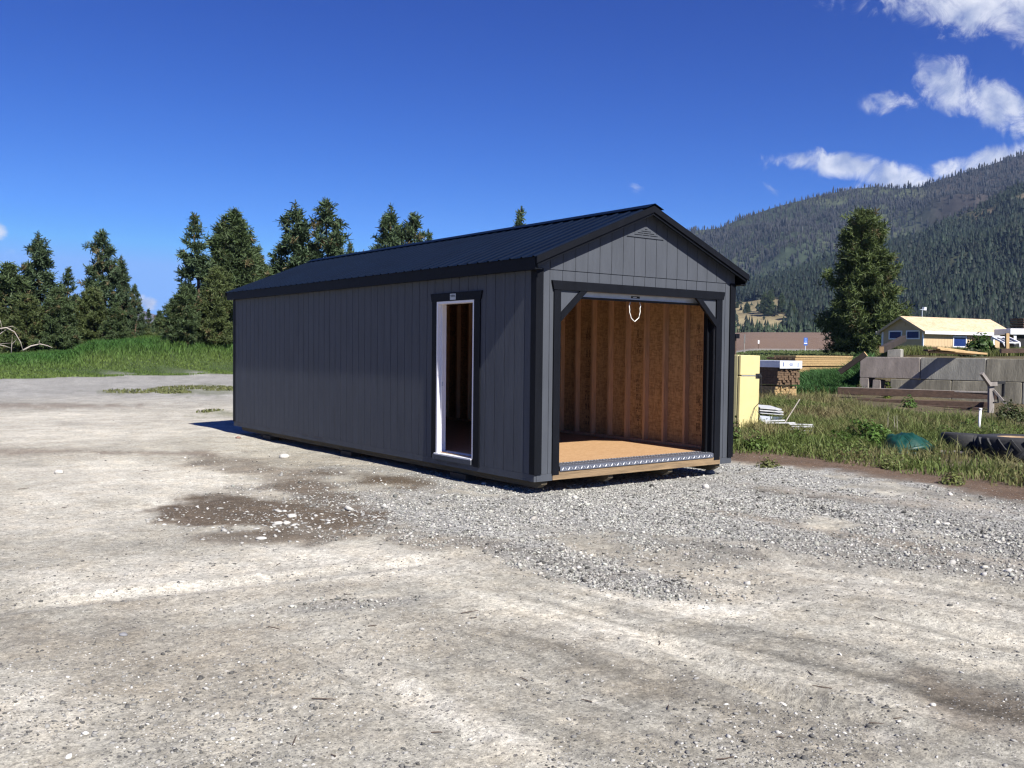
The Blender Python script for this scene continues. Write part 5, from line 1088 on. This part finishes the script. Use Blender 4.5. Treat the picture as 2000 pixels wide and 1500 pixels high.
m_hill = mat('hill_soil', (.1, .1, .08), .95, attr='Col', nscale=.045, namp=.55, bump=0, spec=.1)
def burnt(x, y, U, T, z):
    n = fbm(x/160, y/160, 5, 201); n2 = fbm(x/45, y/45, 4, 202); q = np.clip((n-.4)*3+ (n2-.5)*1.2, 0, 1)[:, None]; rd = sst(1750, 1850, U)[:, None]
    c = np.array((.030, .040, .024))*(1-q)+np.array((.060, .068, .038))*q; c2 = np.array((.034, .029, .027))*(1-q)+np.array((.058, .047, .040))*q; return m_hill, c*(1-rd)+c2*rd
M1P = [(-3000, 640), (700, 600), (1000, 545), (1200, 492), (1345, 452), (1400, 447), (1440, 429), (1500, 409), (1540, 398), (1590, 385), (1620, 379), (1660, 371), (1700, 367), (1745, 371), (1790, 367), (1830, 352), (1870, 341), (1905, 330), (1950, 315), (2000, 301), (2200, 262), (2600, 290), (3300, 400)]
h1 = hill('mountain', M1P, 1500, 3000, 301, 640, burnt, k=.92)
def spur(x, y, U, T, z):
    n = fbm(x/90, y/90, 5, 211); py = 0
    c = np.tile(np.array((.036, .040, .024)), (len(x), 1))*(.8+.5*n[:, None])
    tan = (1-sst(1525, 1570, U+60*(n-.5)))*sst(-.02, .0, T)*(1-sst(.55, .60, T+.1*(n-.5)+(U-1440)*.0010))
    c = c*(1-tan[:, None])+np.array((.205, .168, .095))*(.85+.3*n[:, None])*tan[:, None]
    rk = sst(.62, .72, n)*sst(1850, 1950, U)*sst(.45, .6, T); c = c*(1-rk[:, None])+np.array((.15, .115, .075))*rk[:, None]
    return m_hill, c
M2P = [(-3000, 660), (700, 655), (1000, 640), (1200, 615), (1330, 586), (1440, 558), (1500, 545), (1560, 527), (1600, 512), (1640, 500), (1700, 484), (1745, 470), (1790, 462), (1815, 448), (1850, 430), (1895, 411), (1935, 390), (1965, 372), (2000, 362), (2200, 325), (2600, 330), (3300, 450)]
h2 = hill('forested_hill', M2P, 720, 1700, 311, 651, spur, k=.75)
def far_hill():
    P = [(-900, 640), (100, 625), (230, 606), (262, 601), (285, 608), (310, 618), (400, 640), (700, 655), (1000, 660)]
    return hill('distant_mountain', P, 4500, 7000, 321, 668, lambda x, y, U, T, z: (m_hill, np.tile(np.array((.10, .085, .10)), (len(x), 1))), nu=120, nr=30, u0=-900, u1=1000)
far_hill()
def conifers(name, h, n, u0, u1, t0, t1, size, base, label, keep=None, thin=False, sides=6, tiers=3, tpow=1., kind='stuff', dv=.3, wide=.2):
    xa, ya, za, Ua, Ta = h; us = Ua[0]; ts = Ta[:150, 0]; u = rng.uniform(u0, u1, n); t = t0+(t1-t0)*rng.random(n)**tpow
    iu = np.interp(u, us, np.arange(len(us))); it = np.interp(t, ts, np.arange(len(ts))); i0 = np.clip(iu.astype(int), 0, len(us)-2); j0 = np.clip(it.astype(int), 0, len(ts)-2); fu = iu-i0; ft = it-j0
    P = np.zeros((n, 3))
    for k, A in enumerate((xa, ya, za)): P[:, k] = (A[j0, i0]*(1-fu)+A[j0, i0+1]*fu)*(1-ft)+(A[j0+1, i0]*(1-fu)+A[j0+1, i0+1]*fu)*ft
    if keep is not None:
        k = keep(P, u, t); P = P[k]; u = u[k]; t = t[k]
    n = len(P); H = size*rng.lognormal(0, .28, n); W_ = H*(.075 if thin else wide)*rng.uniform(.7, 1.35, n); Vs = []; Ts = []
    V = []; Tt = []; cnt = 0
    if thin:
        tmpl = [(1, 0, -.05), (-.5, .87, -.05), (-.5, -.87, -.05), (1.6, 0, .55), (-1.4, 1., .62), (-.8, -1.3, .5), (0, 0, 1)]; tf = [(0, 1, 4), (0, 4, 3), (1, 2, 5), (1, 5, 4), (2, 0, 3), (2, 3, 5), (3, 4, 6), (4, 5, 6), (5, 3, 6)]
        tv = np.array(tmpl)[None]*np.ones((n, 1, 1))
    else:
        tv = []; tf = []; c0 = 0
        for q in range(tiers):
            zb = .04+.8/tiers*q; rr = 1-.86/tiers*q
            ring = [(rr*math.cos(6.283*i/sides+q), rr*math.sin(6.283*i/sides+q), zb) for i in range(sides)]; tv += ring+[(0, 0, zb+.46+.02*q)]; tf += [(c0+i, c0+(i+1) % sides, c0+sides) for i in range(sides)]; c0 += sides+1
        tv = np.array(tv)[None]*np.ones((n, 1, 1)); jit = rng.uniform(.35, 1.45, tv.shape[:2]); tv[:, :, 0] *= jit; tv[:, :, 1] *= jit; tv[:, :, 2] += rng.normal(0, .06, tv.shape[:2])
    tf = np.array(tf); a = rng.uniform(0, 6.28, n)[:, None]; x = tv[:, :, 0]*np.cos(a)-tv[:, :, 1]*np.sin(a); y = tv[:, :, 0]*np.sin(a)+tv[:, :, 1]*np.cos(a)
    V = np.stack([x*W_[:, None], y*W_[:, None], tv[:, :, 2]*H[:, None]], 2)+P[:, None]; T = (tf[None]+(np.arange(n)*tv.shape[1])[:, None, None]).reshape(-1, 3)
    col = np.array(base)[None]*rng.uniform(1-dv, 1+dv, (n, 1))*(.55+.9*fbm(P[:, 0]/70, P[:, 1]/70, 4, 230))[:, None]; o = mesh_np(name, V.reshape(-1, 3), T, m_needle, col=np.repeat(col, tv.shape[1], 0)); tag(o, label, 'forest', kind=kind); return P
def k_spur(P, u, t):
    n = fbm(P[:, 0]/90, P[:, 1]/90, 5, 211); md = (u < 1500+60*n) & (t < .57+.1*(n-.5)-(u-1440)*.0010); rk = (n > .62) & (u > 1850) & (t > .5)
    return ~(md & (rng.random(len(u)) < .988)) & ~(rk & (rng.random(len(u)) < .8)) & (rng.random(len(u)) < np.clip(.35+1.3*fbm(P[:, 0]/60, P[:, 1]/60, 3, 212), .3, 1))
conifers('hill_forest', h2, 46000, 900, 2250, .0, 1., 9.5, (.0105, .018, .0105), 'dark conifer forest covering the nearer hill', k_spur, tpow=.9, sides=5, tiers=3, dv=.65, wide=.30)
conifers('field_edge_trees', h2, 330, 1380, 1700, -.0, .015, 6., (.032, .05, .024), 'low tree line along the far edge of the brown field')
def k_b(P, u, t): n = fbm(P[:, 0]/140, P[:, 1]/140, 4, 222); return rng.random(len(u)) < np.clip((n-.28)*2.6, .3, 1)
conifers('burnt_forest', h1, 52000, 900, 2250, .2, .995, 13, (.026, .026, .026), 'sparse burnt trees over the mountain side', k_b, True)
conifers('ridge_snags', h1, 640, 900, 2250, .984, 1.0, 13, (.022, .020, .02), 'bare burnt tree trunks along the mountain ridge', lambda P, u, t: fbm(u/38, u*0, 3, 223) > .42, True)
conifers('green_pockets', h1, 2200, 1330, 2100, .2, .62, 13, (.034, .046, .026), 'scattered living conifers low on the mountain', lambda P, u, t: fbm(P[:, 0]/120, P[:, 1]/120, 3, 224) > .5)
# single pines standing on the tan slope
def slope_pine(px, py, top, label, wid=1., col=None, key='dense'):
    us = h2[3][0]; iu = int(np.interp(px, us, np.arange(len(us)))); x, y, z = h2[0][:150, iu], h2[1][:150, iu], h2[2][:150, iu]; _, yy, _z = project(np.stack([x, y, z], 1)); j = int(np.argmin(np.abs(yy-py))); p = np.array((x[j], y[j], z[j])); D = (p-CAM)@fwd; h = (py-top)/F*D
    root = thing('pine_tree', label, 'pine tree', p, rng.uniform(0, 6), 'pines on the tan hill slope'); tr, cr_, H = PROTO[key]; s = h/H; root.scale = (s*wid, s*wid, s)
    for nm, d in (('trunk', tr), ('crown', cr_)):
        o = bpy.data.objects.new(nm, d); C.objects.link(o); o.parent = root
slope_pine(1461, 612, 590, 'twin topped pine standing alone on the tan slope', 1.2)
slope_pine(1437, 601, 588, 'tiny pine right beside the garage corner on the tan slope', 1.)
slope_pine(1490, 612, 570, 'tall pine on the tan slope right of the lone twin topped pine', .9)
slope_pine(1500, 616, 568, 'tall pine at the lower edge of the group on the tan slope', .9)
slope_pine(1525, 610, 572, 'pine at the right of the group on the tan slope', .9)
slope_pine(1508, 586, 562, 'small pine at the top edge of the tan slope', .8)
slope_pine(1545, 622, 585, 'pine where the forest meets the tan slope', 1.)
slope_pine(1552, 636, 600, 'low pine at the foot of the forest edge', 1.)

# ---------------------------------------------------------------- air
def haze():
    mb = MB(); mb.box(-3500, 5200, -1200, 5600, -60, 900); m = bpy.data.materials.new('haze_air'); m.use_nodes = True; t = m.node_tree; t.nodes.clear()
    v = N('ShaderNodeVolumePrincipled', t); v.inputs['Color'].default_value = (.42, .62, .98, 1); v.inputs['Density'].default_value = 4.5e-5; v.inputs['Anisotropy'].default_value = .0; oo = N('ShaderNodeOutputMaterial', t); LK(v.outputs[0], oo.inputs['Volume'], t)
    o = mb.build('haze', m); tag(o, 'thin blue air between the yard and the mountains', 'haze', kind='stuff')
haze()
